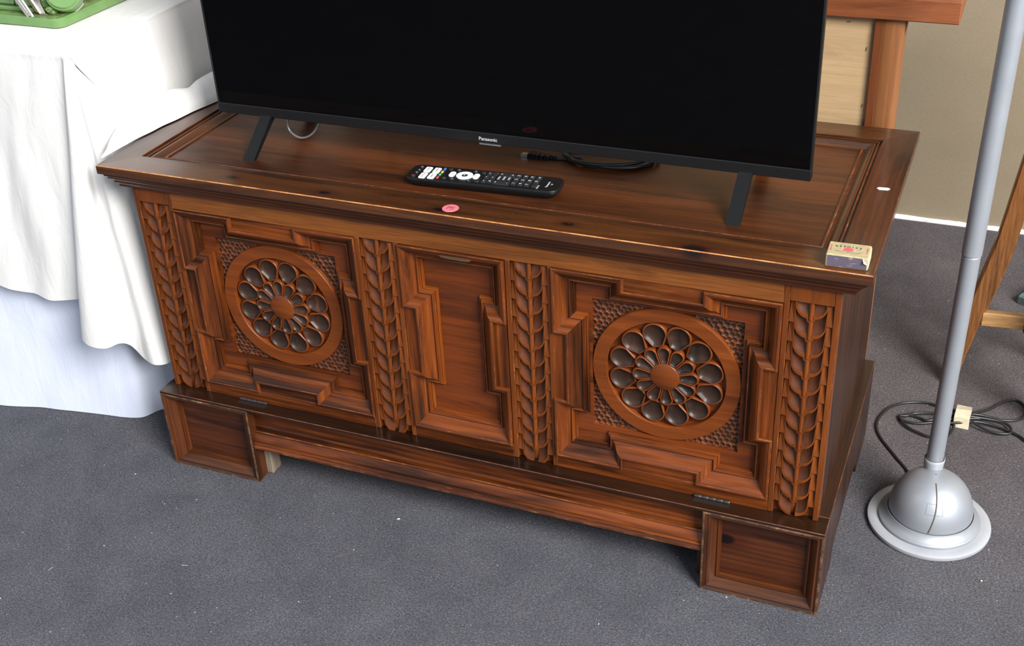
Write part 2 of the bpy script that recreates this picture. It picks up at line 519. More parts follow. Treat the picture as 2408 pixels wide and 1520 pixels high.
def part(parent, name, mb, mats, smooth=None, label=None):
    if not isinstance(mats, (list, tuple)):
        mats = [mats]
    a = np.array(mb.v)
    mn, mx = a.min(0), a.max(0)
    org = ((mn[0] + mx[0]) / 2, (mn[1] + mx[1]) / 2, mn[2])
    o = link(name, mb.mesh(name, mats, smooth, org), parent, org)
    if label:
        o['label'] = label
    return o


def tag(o, label, cat, group=None):
    o['label'] = label
    o['category'] = cat
    if group:
        o['group'] = group
    return o


def thing(name, label, cat, loc, rotz=0.0, local=False):
    o = bpy.data.objects.new(name, None)
    col.objects.link(o)
    o.empty_display_size = 0.05
    o.location = loc
    o.rotation_euler = (0, 0, rotz)
    LO[o] = Vector((0, 0, 0)) if local else Vector(loc)
    return tag(o, label, cat)


def struct(o):
    o['kind'] = 'structure'
    return o


def catmull(pts, n, closed=False):
    P = [np.array(p, float) for p in pts]
    out = []
    m = len(P)
    segs = m if closed else m - 1
    for i in range(segs):
        g = (lambda k: P[k % m]) if closed else (lambda k: P[max(0, min(m - 1, k))])
        p0, p1, p2, p3 = g(i - 1), g(i), g(i + 1), g(i + 2)
        for q in range(n):
            t = q / n
            out.append(0.5 * ((2 * p1) + (-p0 + p2) * t + (2 * p0 - 5 * p1 + 4 * p2 - p3) * t * t + (-p0 + 3 * p1 - 3 * p2 + p3) * t ** 3))
    if not closed:
        out.append(P[-1])
    return out


def text_mesh(txt, size, mat, bold=0.0, depth=0.0, spacing=1.0):
    c = bpy.data.curves.new('lettering', 'FONT')
    c.body = txt
    c.size = size
    c.align_x = 'CENTER'
    c.align_y = 'CENTER'
    c.offset = bold
    c.extrude = depth
    c.space_character = spacing
    c.resolution_u = 3
    o = bpy.data.objects.new('lettering', c)
    col.objects.link(o)
    me = bpy.data.meshes.new_from_object(o.evaluated_get(bpy.context.evaluated_depsgraph_get()))
    bpy.data.objects.remove(o)
    me.materials.clear()
    me.materials.append(mat)
    return me


# ================================================================== SETTING
fl = MB()
fl.box(-3.2, 3.2, -3.2, 1.40, -0.05, 0.0)
struct(part(None, 'floor', fl, CARPET))
wl = MB()
wl.box(-3.2, 3.2, 1.400, 1.46, 0.0, 2.6)
struct(part(None, 'wall_back', wl, HESS))
bs = MB()
random.seed(4)
xs = np.linspace(-3.2, 3.2, 520)
top = [0.0085 + 0.0022 * noise.noise((x * 22, 0, 0)) + 0.002 * noise.noise((x * 90, 3, 0)) for x in xs]
pts = [[(x, 1.392, 0.0), (x, 1.3905, h * .7), (x, 1.393, h), (x, 1.3995, h)] for x, h in zip(xs, top)]
bs.grid(pts)
struct(part(None, 'baseboard_back', bs, plain('white_selvage', (0.88, 0.87, 0.84), .8), 60))

# ================================================================== CHEST
BY = 0.0273          # plane of the carved front
LT = 0.583           # lid top
PZ = 0.569           # sunk lid panel
PT = 0.157           # plinth top
PANEL = BY + 0.022   # face of the sunk front panels
chest = thing('carved_chest', 'dark stained pine chest with carved rosette front, television on its lid', 'chest', (0, 0.246, 0))


def frame_rails(outer, inner, prof, flat='XY', base=0.0):
    """four mitred rails between two rectangles; prof = (t, h, mat). returns list of 4 MB"""
    (ax0, ax1, ay0, ay1), (bx0, bx1, by0, by1) = outer, inner
    O = [(ax0, ay0), (ax1, ay0), (ax1, ay1), (ax0, ay1)]
    I = [(bx0, by0), (bx1, by0), (bx1, by1), (bx0, by1)]
    res = []
    for k in range(4):
        mb = MB()
        k2 = (k + 1) % 4
        rows = []
        for (t, h, _) in prof:
            row = []
            for q in (k, k2):
                a = O[q][0] + (I[q][0] - O[q][0]) * t
                b = O[q][1] + (I[q][1] - O[q][1]) * t
                row.append((a, b, base + h) if flat == 'XY' else (a, base - h, b))
            rows.append(row)
        vs = [p for r_ in rows for p in r_]
        fs, ms = [], []
        for i in range(len(rows) - 1):
            fs.append((2 * i, 2 * i + 1, 2 * i + 3, 2 * i + 2)); ms.append(prof[i + 1][2])
        mb.add(vs, fs, ms)
        n = len(rows)
        mb.add([r_[0] for r_ in rows], [tuple(range(n))], 0)
        mb.add([r_[1] for r_ in rows], [tuple(range(n))], 0)
        res.append(mb)
    return res


# --- lid
mb = MB(); mb.box(-.545, .545, .06, .438, PZ - .012, PZ)
lid = part(chest, 'lid', mb, W['lidp'], label='sunk centre board of the lid')
lp = [(0, -.0145, 0), (0, -.0013, 0), (.020, 0, 1), (.988, 0, 0), (1.0, -.0007, 1), (1.0, -.0145, 0)]
for k, mb in enumerate(frame_rails((-.6, .6, 0, .4932), (-.5504, .5504, .0532, .4444), lp, base=LT)):
    part(lid, 'lid_rail', mb, [W['lidX'] if k % 2 == 0 else W['lidY'], WORNL if k == 0 else WORN])
mp_ = [(0, -.0145, 0), (0, -.0042, 0), (.05, -.0042, 0), (.06, -.0062, 0), (.10, -.0062, 0), (.11, -.0030, 0), (.15, -.0026, 1), (.19, -.0030, 0), (.20, -.0058, 0), (.24, -.0058, 0), (.26, -.0042, 0),
       (.34, -.0036, 0), (.44, -.0050, 0), (.54, -.0082, 0), (.62, -.0104, 0), (.70, -.0116, 0), (.74, -.0116, 0), (.75, -.0088, 0), (.80, -.0082, 1), (.86, -.0088, 0), (.87, -.0120, 0), (.92, -.0120, 0), (.93, -.0134, 0), (1.0, -.0143, 0)]
for k, mb in enumerate(frame_rails((-.5504, .5504, .0532, .4444), (-.5165, .5165, .0820, .4150), mp_, base=LT)):
    part(lid, 'lid_moulding', mb, [W['lidX'] if k % 2 == 0 else W['lidY'], WORN], 40)
# cornice under the lid: stepped and rounded layers
prof = [(.0055, .5690), (.0055, .5668), (.0062, .5660), (.0062, .5645), (.0085, .5630), (.0098, .5620), (.0098, .5605), (.0120, .5595), (.0150, .5572),
        (.0162, .5550), (.0162, .5538), (.0185, .5525), (.0205, .5500), (.0210, .5475), (.0260, .5470)]
mb = MB()
prof = [(y, .569 - (.569 - z) * 1.30) for y, z in prof]
rows = [[(-(.6 - y), y, z) for y, z in prof], [(.6 - y, y, z) for y, z in prof]]
mb.grid(rows)
for sgn in (-1, 1):
    mb.grid([[(sgn * (.6 - y), y, z) for y, z in prof], [(sgn * (.6 - y), .47, z) for y, z in prof]])
part(lid, 'cornice_moulding', mb, [W['cornice'], WORN], 28)
mb = MB(); mb.box(-.597, .597, .003, .490, .5685, .5722, .0006)
part(lid, 'lid_core', mb, W['cornice'])

# --- carcass
for sgn in (-1, 1):
    mb = MB()
    x0, x1 = sorted((sgn * .5606, sgn * .545))
    mb.box(x0, x1, BY + .021, .470, PT, .5685)
    part(chest, 'side_board', mb, W['side'])
mb = MB(); mb.box(-.5606, .5606, .470, .484, PT, .5685); part(chest, 'back_board', mb, W['side'])
mb = MB(); mb.box(-.545, .545, .06, .47, PT + .001, PT + .012); part(chest, 'bottom_board', mb, W['side'])

# --- carved leaf pieces (shared meshes)
PITCH = 0.0303
LA, LB, LD = 0.0178, 0.0205, 0.0072


def leaf_mesh(sgn):
    """one carved leaf: a scoop that starts deep under the leaf above and runs out at a flat curved rim"""
    mb = MB()
    ths = [R(a) for a in (0, 8, 17, 27, 38, 50, 63, 77, 90)]
    ts = [(0, 1.0), (.15, 1.0), (.35, .95), (.55, .82), (.72, .66), (.85, .46), (.94, .32), (1.0, .24)]
    pts = []
    for th in ths:
        c_, s_ = math.cos(th), math.sin(th)
        p0 = (LA * c_, -LB * s_ + PITCH)
        pr_ = ((LA - .0018) * c_, -(LB - .0056) * s_)
        p1 = (LA * c_, -LB * s_)
        row = [(p0[0] + (pr_[0] - p0[0]) * t, d * LD * max(.06, s_) ** .6, p0[1] + (pr_[1] - p0[1]) * t) for t, d in ts]
        row += [(pr_[0] + (p1[0] - pr_[0]) * .05, 0, pr_[1] + (p1[1] - pr_[1]) * .05), (pr_[0] + (p1[0] - pr_[0]) * .94, 0, pr_[1] + (p1[1] - pr_[1]) * .94), (p1[0], .0004, p1[1]), (p1[0], LD, p1[1])]
        pts.append([(sgn * (0.0034 + x), y, z + LB) for x, y, z in row])
    mb.grid(pts)
    nc = len(pts[0]) - 1
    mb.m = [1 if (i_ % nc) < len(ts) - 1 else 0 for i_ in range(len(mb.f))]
    q = pts[0]
    # flat outer border and its inner wall
    k = len(ts) - 1
    top, inn, out = (q[0][0], 0, q[0][2]), (q[k][0], 0, q[k][2]), q[k + 3]
    mb.add([top, inn, (out[0], 0, out[2])], [(0, 1, 2)])
    n_ = len(mb.v)
    wall = q[:k + 1]
    face = [(top[0] + (inn[0] - top[0]) * t, 0, top[2] + (inn[2] - top[2]) * t) for t, _ in ts]
    mb.grid([wall, face])
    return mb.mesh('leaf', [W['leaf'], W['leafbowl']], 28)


def bud_mesh():
    mb = MB()
    n, L, r = 9, PITCH + .004, .0035
    pts = []
    for i in range(13):
        s = i / 12
        z = L * (1 - s)
        w = r
        if z < r:
            w = math.sqrt(max(0.0, r * r - (r - z) ** 2))
        yb = 0.0022 * (1 - s) ** 1.2 - 0.0006
        row = []
        for j in range(n):
            a = math.pi * j / (n - 1)
            row.append((-w * math.cos(a), yb + .0035 - math.sin(a) * w * 1.05, z))
        pts.append(row)
    mb.grid(pts)
    # flat collar below the bud
    poly = [(-.0056, .0068)] + [(.0056 * math.cos(R(a)), .0034 + .0056 * math.sin(R(a))) for a in range(185, 360, 14)] + [(.0056, .0068)]
    mb.prism(poly, .007, .0014, lambda a, b, h: (a, h, b))
    return mb.mesh('stem_bud', [W['leaf']], 50)


def tab_mesh(sgn):
    mb = MB()
    a, b = sgn * .0214, sgn * .0288
    H = PITCH - .0008
    mb.add([(a, .0004, 0), (b, .0008, 0), (b - sgn * .0012, .0050, H), (a - sgn * .0002, .0018, H), (a, .008, 0), (b, .008, 0), (b - sgn * .0012, .0085, H), (a - sgn * .0004, .0085, H)],
           [(0, 1, 2, 3), (0, 1, 5, 4), (1, 2, 6, 5), (2, 3, 7, 6), (3, 0, 4, 7), (4, 5, 6, 7)])
    return mb.mesh('side_tab', [W['leaf']])


LEAF = {-1: leaf_mesh(-1), 1: leaf_mesh(1)}
BUD = bud_mesh()
TAB = {-1: tab_mesh(-1), 1: tab_mesh(1)}


def stile(name, xc, ztop, rec_top, w=.0735):
    mb = MB()
    h = w / 2
    mb.box(xc - h, xc + h, BY + .0085, BY + .021, PT, ztop)                       # back of the groove
    for sgn in (-1, 1):
        x0, x1 = sorted((xc + sgn * .0290, xc + sgn * h))
        mb.box(x0, x1, BY, BY + .0085, PT, ztop, .0008, 1)
    if ztop > rec_top + .002:
        mb.box(xc - .0290, xc + .0290, BY, BY + .0085, rec_top, ztop, .0006, 1)
    st = part(chest, name, mb, [W['leaf'], WORN])
    rows = int((rec_top - PT) / PITCH) + 1
    z = rec_top - PITCH * .80
    for k in range(rows + 1):
        if z < PT - .018:
            break
        zz = max(z, PT + .001)
        for sgn in (-1, 1):
            if True:
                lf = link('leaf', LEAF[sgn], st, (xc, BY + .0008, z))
            if z > PT - .008:
                tz = z - PITCH * .25
                if tz > PT - .002 and tz + PITCH < rec_top + .001:
                    link('side_tab', TAB[sgn], st, (xc, BY, tz))
        if z > PT + .006:
            link('stem_bud', BUD, st, (xc, BY, z - .004))
        z -= PITCH
    return st


stile('corner_stile', -.5244, .5600, .5150)
stile('corner_stile', .5244, .5600, .5150)
stile('inner_stile', -.1230, .5100, .5100)
stile('inner_stile', .1230, .5100, .5100)
mb = MB(); mb.box(-.4876, .4876, BY, BY + .021, .5100, .5600, .0006, 1)
part(chest, 'top_rail', mb, [W['rail'], WORN])
for x0, x1 in ((-.4876, -.1598), (-.0862, .0862), (.1598, .4876)):
    mb = MB(); mb.box(x0, x1, BY, BY + .021, PT, .1800, .0006, 1)
    part(chest, 'bottom_rail', mb, [W['frontX'], WORN])

# --- mitred stepped mouldings
MP = [(-.0005, -.001, 0), (-.0005, .0040, 0), (.0006, .0050, 1), (.0030, .0050, 0), (.0040, .0040, 1), (.0062, .0034, 0), (.0088, .0014, 0), (.0112, -.0022, 0), (.0134, -.0065, 0),
      (.0156, -.0100, 0), (.0186, -.0124, 0), (.0206, -.0128, 0), (.0212, -.0112, 0), (.0222, -.0107, 1), (.0234, -.0112, 0), (.0244, -.0150, 0), (.0256, -.0170, 0), (.0268, -.0160, 1), (.0280, -.0168, 0), (.0290, -.0215, 0)]


def stepped_outline(x0, x1, z0, z1, nx, nz, d=.0196):
    """rectangle with a block stepping inward in the middle of its sides (counter-clockwise)"""
    p = [(x0, z0)]
    if nx:
        p += [(nx[0], z0), (nx[0], z0 + d), (nx[1], z0 + d), (nx[1], z0)]
    p += [(x1, z0)]
    p += [(x1, nz[0]), (x1 - d, nz[0]), (x1 - d, nz[1]), (x1, nz[1])]
    p += [(x1, z1)]
    if nx:
        p += [(nx[1], z1), (nx[1], z1 - d), (nx[0], z1 - d), (nx[0], z1)]
    p += [(x0, z1)]
    p += [(x0, nz[1]), (x0 + d, nz[1]), (x0 + d, nz[0]), (x0, nz[0])]
    return p


def moulding(parent, poly):
    n = len(poly)
    nor = []
    for i in range(n):
        a, b = poly[i], poly[(i + 1) % n]
        L = math.hypot(b[0] - a[0], b[1] - a[1])
        nor.append((-(b[1] - a[1]) / L, (b[0] - a[0]) / L))
    for i in range(n):
        i2 = (i + 1) % n
        m0 = (nor[i - 1][0] + nor[i][0], nor[i - 1][1] + nor[i][1])
        m1 = (nor[i][0] + nor[i2][0], nor[i][1] + nor[i2][1])
        mb = MB()
        rows = [[(poly[i][0] + d * m0[0], BY - h, poly[i][1] + d * m0[1]) for d, h, _ in MP],
                [(poly[i2][0] + d * m1[0], BY - h, poly[i2][1] + d * m1[1]) for d, h, _ in MP]]
        k = len(MP)
        vs = rows[0] + rows[1]
        fs = [(j, j + 1, k + j + 1, k + j) for j in range(k - 1)]
        ms = [MP[j + 1][2] for j in range(k - 1)]
        mb.add(vs, fs, ms)
        vert = abs(poly[i][0] - poly[i2][0]) < 1e-6
        part(parent, 'moulding', mb, [W['frontZ'] if vert else W['frontX'], WORN], 26)


def notch_blocks(parent, x0, x1, z0, z1, nx, nz, d=.0196):
    bl = [(x0, x0 + d, nz[0], nz[1], 'Z'), (x1 - d, x1, nz[0], nz[1], 'Z')]
    if nx:
        bl += [(nx[0], nx[1], z0, z0 + d, 'X'), (nx[0], nx[1], z1 - d, z1, 'X')]
    for a0, a1, b0, b1, ax in bl:
        mb = MB(); mb.box(a0, a1, BY + .0006, BY + .021, b0, b1)
        part(parent, 'step_block', mb, W['front' + ax])


# petals
def petal_mesh(name, r0, r1, w_out, w_in, depth, proud, ground, bowl=1.0):
    rc = w_out / 2
    arc = [(r1 - rc + rc * math.cos(a), rc * math.sin(a)) for a in np.linspace(-1.75, 1.75, 19)]
    a_top, a_bot = arc[-1], arc[0]
    side = []
    for t in np.linspace(0, 1, 7)[1:]:
        side.append((a_top[0] + (r0 - a_top[0]) * t, a_top[1] + (w_in / 2 - a_top[1]) * t))
    poly = arc + side + [(p[0], -p[1]) for p in reversed(side)]
    cx = r1 - rc * 1.12
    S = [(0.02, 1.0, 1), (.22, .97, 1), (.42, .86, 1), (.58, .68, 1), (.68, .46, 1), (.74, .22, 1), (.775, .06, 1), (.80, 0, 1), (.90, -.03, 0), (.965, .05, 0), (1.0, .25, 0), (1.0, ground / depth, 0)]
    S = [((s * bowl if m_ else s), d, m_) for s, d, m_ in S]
    mb = MB()
    rows, ms = [], []
    for s, d, m_ in S:
        rows.append([(cx + (x - cx) * s, proud + d * depth, y * s) for x, y in poly])
    n = len(poly)
    vs = [p for r_ in rows for p in r_]
    fs = []
    for i in range(len(rows) - 1):
        for j in range(n):
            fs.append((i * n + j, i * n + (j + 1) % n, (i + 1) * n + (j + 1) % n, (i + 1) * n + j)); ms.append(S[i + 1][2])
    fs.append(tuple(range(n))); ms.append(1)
    mb.add(vs, fs, ms)
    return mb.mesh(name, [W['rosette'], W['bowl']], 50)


PETAL = petal_mesh('petal', .0475, .0878, .0372, .0150, .0064, .0010, .0088, 1.10)
PETALS = petal_mesh('inner_petal', .018, .0500, .0200, .0090, .0044, -.0022, .0085, 1.0)
RO, RI = .1108, .0895
HALF = .1112
GY = PANEL + .0088


def dimple_corner(parent, xc, zc, sx, sz, rng):
    """one corner of the square ground, tooled with shallow round dimples"""
    st = .00095
    n = int(HALF / st) + 1
    g = np.linspace(0, HALF, n)
    A, B = np.meshgrid(g, g, indexing='ij')
    cs = []
    p = .0088
    for i in range(-1, 17):
        for j in range(-1, 19):
            cs.append((i * p + (j % 2) * p / 2 + rng.uniform(-.0012, .0012), j * p * .866 + rng.uniform(-.0012, .0012)))
    cs = np.array(cs)
    d2 = np.full(A.shape, 9.0)
    for c in cs:
        d2 = np.minimum(d2, (A - c[0]) ** 2 + (B - c[1]) ** 2)
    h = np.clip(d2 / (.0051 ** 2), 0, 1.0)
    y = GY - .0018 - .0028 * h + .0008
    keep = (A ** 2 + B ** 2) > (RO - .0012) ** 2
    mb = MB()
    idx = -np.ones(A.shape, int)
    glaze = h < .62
    for i in range(n):
        for j in range(n):
            if keep[i, j]:
                idx[i, j] = len(mb.v)
                mb.v.append((xc + sx * A[i, j], y[i, j], zc + sz * B[i, j]))
    for i in range(n - 1):
        for j in range(n - 1):
            q = [idx[i, j], idx[i + 1, j], idx[i + 1, j + 1], idx[i, j + 1]]
            if min(q) >= 0:
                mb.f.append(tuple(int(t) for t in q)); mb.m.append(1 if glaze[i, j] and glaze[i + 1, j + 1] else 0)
    o = part(parent, 'dimpled_corner', mb, [W['dimple'], W['dimpledark']], 60)
    return o


def rosette_panel(xc, seed):
    x0, x1, z0, z1 = xc - .1640, xc + .1640, .180, .5095
    zc = .3455
    mb = MB()
    y0, y1 = PANEL, PANEL + .014
    mb.box(x0, xc - HALF, y0, y1, z0, z1)
    mb.box(xc + HALF, x1, y0, y1, z0, z1)
    mb.box(xc - HALF, xc + HALF, y0, y1, z0, zc - HALF)
    mb.box(xc - HALF, xc + HALF, y0, y1, zc + HALF, z1)
    mb.box(xc - HALF, xc + HALF, GY, y1, zc - HALF, zc + HALF)
    pn = part(chest, 'rosette_panel', mb, W['panel'])
    nx, nz = (xc - .0575, xc + .0575), (.2860, .4030)
    moulding(pn, stepped_outline(x0, x1, z0, z1, nx, nz))
    notch_blocks(pn, x0, x1, z0, z1, nx, nz)
    mb = MB()
    mb.lathe([(RI, GY), (RI, PANEL), (RI + .0006, PANEL - .0008), (RO - .0006, PANEL - .0008), (RO, PANEL), (RO, GY)], 128, (xc, 0, zc), 'Y')
    part(pn, 'ring', mb, W['rosette'], 40)
    for k in range(12):
        link('petal', PETAL, pn, (xc, PANEL, zc), (0, -R(15 + 30 * k), 0))
        link('inner_petal', PETALS, pn, (xc, PANEL, zc), (0, -R(30 * k + 4), 0))
    mb = MB()
    mb.lathe([(.0001, PANEL - .0034), (.0205, PANEL - .0034), (.0216, PANEL - .0026), (.0222, PANEL - .0012), (.0222, GY)], 64, (xc, 0, zc), 'Y')
    part(pn, 'boss', mb, W['rosette'], 50)
    rng = random.Random(seed)
    for sx in (-1, 1):
        for sz in (-1, 1):
            dimple_corner(pn, xc, zc, sx, sz, rng)


rosette_panel(-.3230, 3)
rosette_panel(.3230, 8)
mb = MB(); mb.box(-.0850, .0850, PANEL, PANEL + .014, .180, .509)
pp = part(chest, 'plain_panel', mb, W['panel'])
moulding(pp, stepped_outline(-.0850, .0850, .180, .509, None, (.286, .403), .0215))
notch_blocks(pp, -.0850, .0850, .180, .509, None, (.286, .403), .0215)
# chipped finger pull cut in the top moulding of the middle panel
mb = MB()
poly = [(-.017, .5030), (-.012, .5040), (.030, .5036), (.036, .5020), (.031, .4992), (.021, .4985), (-.006, .4992), (-.013, .5006)]
mb.prism(poly, BY - .001, BY - .0046, lambda a, b, h: (a, h, b), c=.0006)
part(pp, 'finger_notch', mb, wood('chipped_wood', 'X', (0.03, .015, .008), (.085, .045, .022), (.19, .115, .055), rough=.6), label='pale chipped finger notch')

# --- plinth
mb = MB()
mb.box(-.5773, .5773, .0008, .0400, PT - .0055, PT, .0010, 1)
cap = part(chest, 'plinth_cap', mb, [W['cap'], WORN])
for sgn in (-1, 1):
    x0, x1 = sorted((sgn * .540, sgn * .5773))
    mb = MB(); mb.box(x0, x1, .0400, .4873, PT - .0055, PT, .0010, 1)
    part(cap, 'side_cap', mb, [W['capY'], WORN])
FP = [(0, -.028, 0), (0, -.0008, 0), (.010, 0, 1), (.045, 0, 1), (.06, -.001, 0), (.09, -.0025, 0), (.12, -.0020, 0), (.15, -.0045, 0), (.19, -.0100, 0), (.225, -.0145, 0),
      (.25, -.0165, 0), (.262, -.0150, 0), (.285, -.0150, 0), (.295, -.0180, 0), (.315, -.0180, 0), (.325, -.0225, 0)]
for sgn in (-1, 1):
    x0, x1 = sorted((sgn * .3984, sgn * .5773))
    zc0, zc1 = .0, PT - .0055
    mb = MB()
    mb.box(x0 + .010, x1 - .010, .0233, .034, .006, zc1 - .004)
    ft = part(chest, 'front_foot', mb, [W['foot'], WORNF])
    q = .0800
    outer = (x0, x1, zc0, zc1)
    inner = (x0 + q, x1 - q, zc0 + q * .84, zc1 - q * .84)
    for k, m_ in enumerate(frame_rails(outer, inner, FP, 'XZ', .0008)):
        part(ft, 'foot_moulding', m_, [W['footX'] if k % 2 == 0 else W['footZ'], WORNF], 28)
    mb = MB()
    xb0, xb1 = sorted((sgn * .3990, sgn * .3860))
    mb.box(xb0, xb1, .0290, .056, .002, .060, .001)
    part(ft, 'glue_block', mb, W['raw'] if sgn < 0 else W['side'])
    mb = MB()
    xs_ = sgn * .3990
    mb.prism([(xs_, .0735), (xs_ - sgn * .036, .0735), (xs_ - sgn * .033, .066), (xs_ - sgn * .024, .062), (xs_ - sgn * .014, .060), (xs_, .058)], .030, .046, lambda a, b, h: (a, h, b))
    part(ft, 'corner_bracket', mb, W['side'])
mb = MB()
mb.box(-.398, .398, .0210, .0340, .0735, PT - .0056)
ap = part(chest, 'apron', mb, W['frontX'])
aprof = [(.0210, .1120), (.0200, .1105), (.0188, .1100), (.0188, .1075), (.0205, .1062), (.0205, .1040), (.0160, .1030), (.0150, .1012), (.0150, .0985), (.0142, .0975), (.0110, .0930), (.0085, .0890), (.0078, .0862),
         (.0090, .0855), (.0090, .0845), (.0070, .0838), (.0060, .0815), (.0060, .0800), (.0085, .0785), (.0070, .0770), (.0050, .0750), (.0050, .0715), (.0060, .0705), (.034, .0705)]
mb = MB()
k = len(aprof)
mb.add([(-.398, y, z) for y, z in aprof] + [(.398, y, z) for y, z in aprof],
       [(j, j + 1, k + j + 1, k + j) for j in range(k - 1)], [1 if j in (6, 16, 20) else 0 for j in range(k - 1)])
part(ap, 'apron_moulding', mb, [W['frontX'], WORN], 22)
for sgn in (-1, 1):
    x0, x1 = sorted((sgn * .5768, sgn * .560))
    prf = [(.030, 0), (.120, 0), (.126, .018), (.140, .030), (.160, .036), (.330, .036), (.350, .030), (.364, .018), (.370, 0), (.4868, 0), (.4868, PT - .0056), (.030, PT - .0056)]
    mb = MB()
    mb.prism(prf, x0, x1, lambda a, b, h: (h, a, b))
    part(chest, 'plinth_side', mb, W['side'])
mb = MB(); mb.box(-.560, .560, .470, .4865, .05, PT - .0056); part(chest, 'plinth_back', mb, W['side'])
for xc in (-.3965, .4063):
    mb = MB()
    for q in range(5):
        a = xc - .0272 + q * .01088
        mb.lathe([(.0001, a + .0003), (.0029, a + .0001), (.0031, a + .0004), (.0031, a + .0105), (.0029, a + .0108), (.0001, a + .0106)], 14, (0, .0240, PT + .0030), 'X')
    mb.box(xc - .027, xc + .027, .014, .024, PT, PT + .0008)
    part(chest, 'hinge', mb, HINGE, 40, 'dark steel butt hinge')

# ================================================================== TELEVISION
TX0, TX1, TY, TZ = -.4768, .4864, .1748, .6210
TH = .562
tv = thing('television', 'black flat screen television standing on the chest lid', 'television', (.0048, .215, PZ))
mb = MB(); mb.box(TX0 + .0015, TX1 - .0015, TY + .0030, TY + .022, TZ + .002, TZ + TH - .001, .002)
part(tv, 'back_cover', mb, BLACK)
mb = MB(); mb.box(TX0 + .12, TX1 - .12, TY + .022, TY + .075, TZ + .012, TZ + .33, .014)
part(tv, 'rear_housing', mb, BLACK, 40)
mb = MB(); mb.box(TX0 + .0030, TX1 - .0030, TY + .0012, TY + .0030, TZ + .015, TZ + TH - .004)
part(tv, 'screen', mb, SCREEN)
mb = MB()
mb.box(TX0, TX0 + .0030, TY, TY + .012, TZ + .0165, TZ + TH, .0005)
mb.box(TX1 - .0030, TX1, TY, TY + .012, TZ + .0165, TZ + TH, .0005)
mb.box(TX0, TX1, TY, TY + .012, TZ + TH - .004, TZ + TH + .0005, .0005)
part(tv, 'bezel', mb, BLACKB)
mb = MB(); mb.box(TX0, TX1, TY - .0012, TY + .014, TZ, TZ + .0165, .0009)
chin = part(tv, 'chin_bar', mb, BLACKB)
me = text_mesh('Panasonic', .0077, plain('logo_silver', (.55, .56, .58), .35, metal=.3), bold=.00012, depth=.0001)
link('logo', me, chin, (.0054, TY - .0014, TZ + .0068), (R(90), 0, 0))
mb = MB()
mb.prism([(-.0118, TZ - .0048), (.0232, TZ - .0048), (.0262, TZ + .001), (-.0118, TZ + .001)], TY + .004, TY + .0115, lambda a, b, h: (a, h, b))
part(tv, 'sensor_tab', mb, plain('clear_grey_plastic', (.25, .26, .29), .25))
for xc, sgn in ((-.3862, -1), (.3962, 1)):
    mb = MB()
    w = .0098
    for (ya, yb) in ((.1050, .1960), (.3250, .2250)):
        za, zb = PZ + .0016, TZ + .016
        dy = .0155 * (1 if ya < yb else -1)
        pr = [(ya, za), (ya + dy * .62, za), (yb + dy, zb), (yb - dy * .35, zb)]
        mb.prism(pr, xc - w, xc + w, lambda a, b, h: (h, a, b))
    mb.box(xc - w, xc + w, .185, .240, TZ - .004, TZ + .014, .002)
    lg = part(tv, 'leg', mb, BLACK, 30)
    for ya in (.1052, .3158):
        mb = MB(); mb.box(xc - w + .001, xc + w - .001, ya + .0005, ya + .0088, PZ, PZ + .0018, .0004)
        part(lg, 'foot_pad', mb, plain('grey_rubber', (.35, .36, .38), .5))
loop = [(-.352, .225, .66), (-.3625, .208, .622), (-.3655, .2005, .602), (-.361, .1985, .590), (-.350, .1980, .5825), (-.339, .1985, .5810), (-.326, .1995, .5855), (-.315, .201, .595), (-.3075, .204, .608), (-.303, .214, .63), (-.305, .23, .67)]
mb = MB(); mb.tube(catmull(loop, 8), .0018, 10)
part(tv, 'power_cord', mb, GREYC, 60, 'thin glossy cord loop hanging below the screen')
mb = MB()
mb.box(-.205, -.195, .235, .243, TZ - .028, TZ + .02, .001)
mb.box(-.155, -.146, .24, .247, TZ - .026, TZ + .02, .001)
part(tv, 'rear_plug', mb, BLACK)

# ================================================================== THINGS ON THE LID
# --- remote control (own frame: +x = towards its lower end, +y away from the viewer)
rc = thing('remote_control', 'black remote control with white keys lying in front of the television', 'remote control', (.0168, .1275, PZ), R(3.75), True)


def rrect(w, h, r, n=6, cx=0, cy=0):
    out = []
    for (sx, sy, a0) in ((1, 1, 0), (-1, 1, 90), (-1, -1, 180), (1, -1, 270)):
        for q in range(n + 1):
            a = R(a0 + 90 * q / n)
            out.append((cx + sx * (w / 2 - r) + r * math.cos(a), cy + sy * (h / 2 - r) + r * math.sin(a)))
    return out


HR = .0175
mb = MB()
rings = [(.209, .036, .010, .0), (.223, .042, .013, .0030), (.234, .047, .014, .0080), (.2385, .0500, .014, .0105), (.2400, .0512, .014, .0125), (.2400, .0512, .014, .0155), (.2380, .0496, .013, HR)]
rr = [[(a, b, z) for a, b in rrect(w, h, r_)] for w, h, r_, z in rings]
n = len(rr[0])
fs = []
for i in range(len(rr) - 1):
    for j in range(n):
        fs.append((i * n + j, i * n + (j + 1) % n, (i + 1) * n + (j + 1) % n, (i + 1) * n + j))
fs += [tuple(range(n)), tuple(range((len(rr) - 1) * n, len(rr) * n))]
mb.add([p for r_ in rr for p in r_], fs)
part(rc, 'case', mb, REMOTE, 40)


def rpos(x, y):
    return (x + .001 + .035 * (y - .0108), y - .0108 - .035 * (x + .001))


def rprint(parent, txt, x, y, size, mat, z, bold=.0001):
    link('print', text_mesh(txt, size, mat, bold), parent, (x, y, z), (0, 0, R(90)))


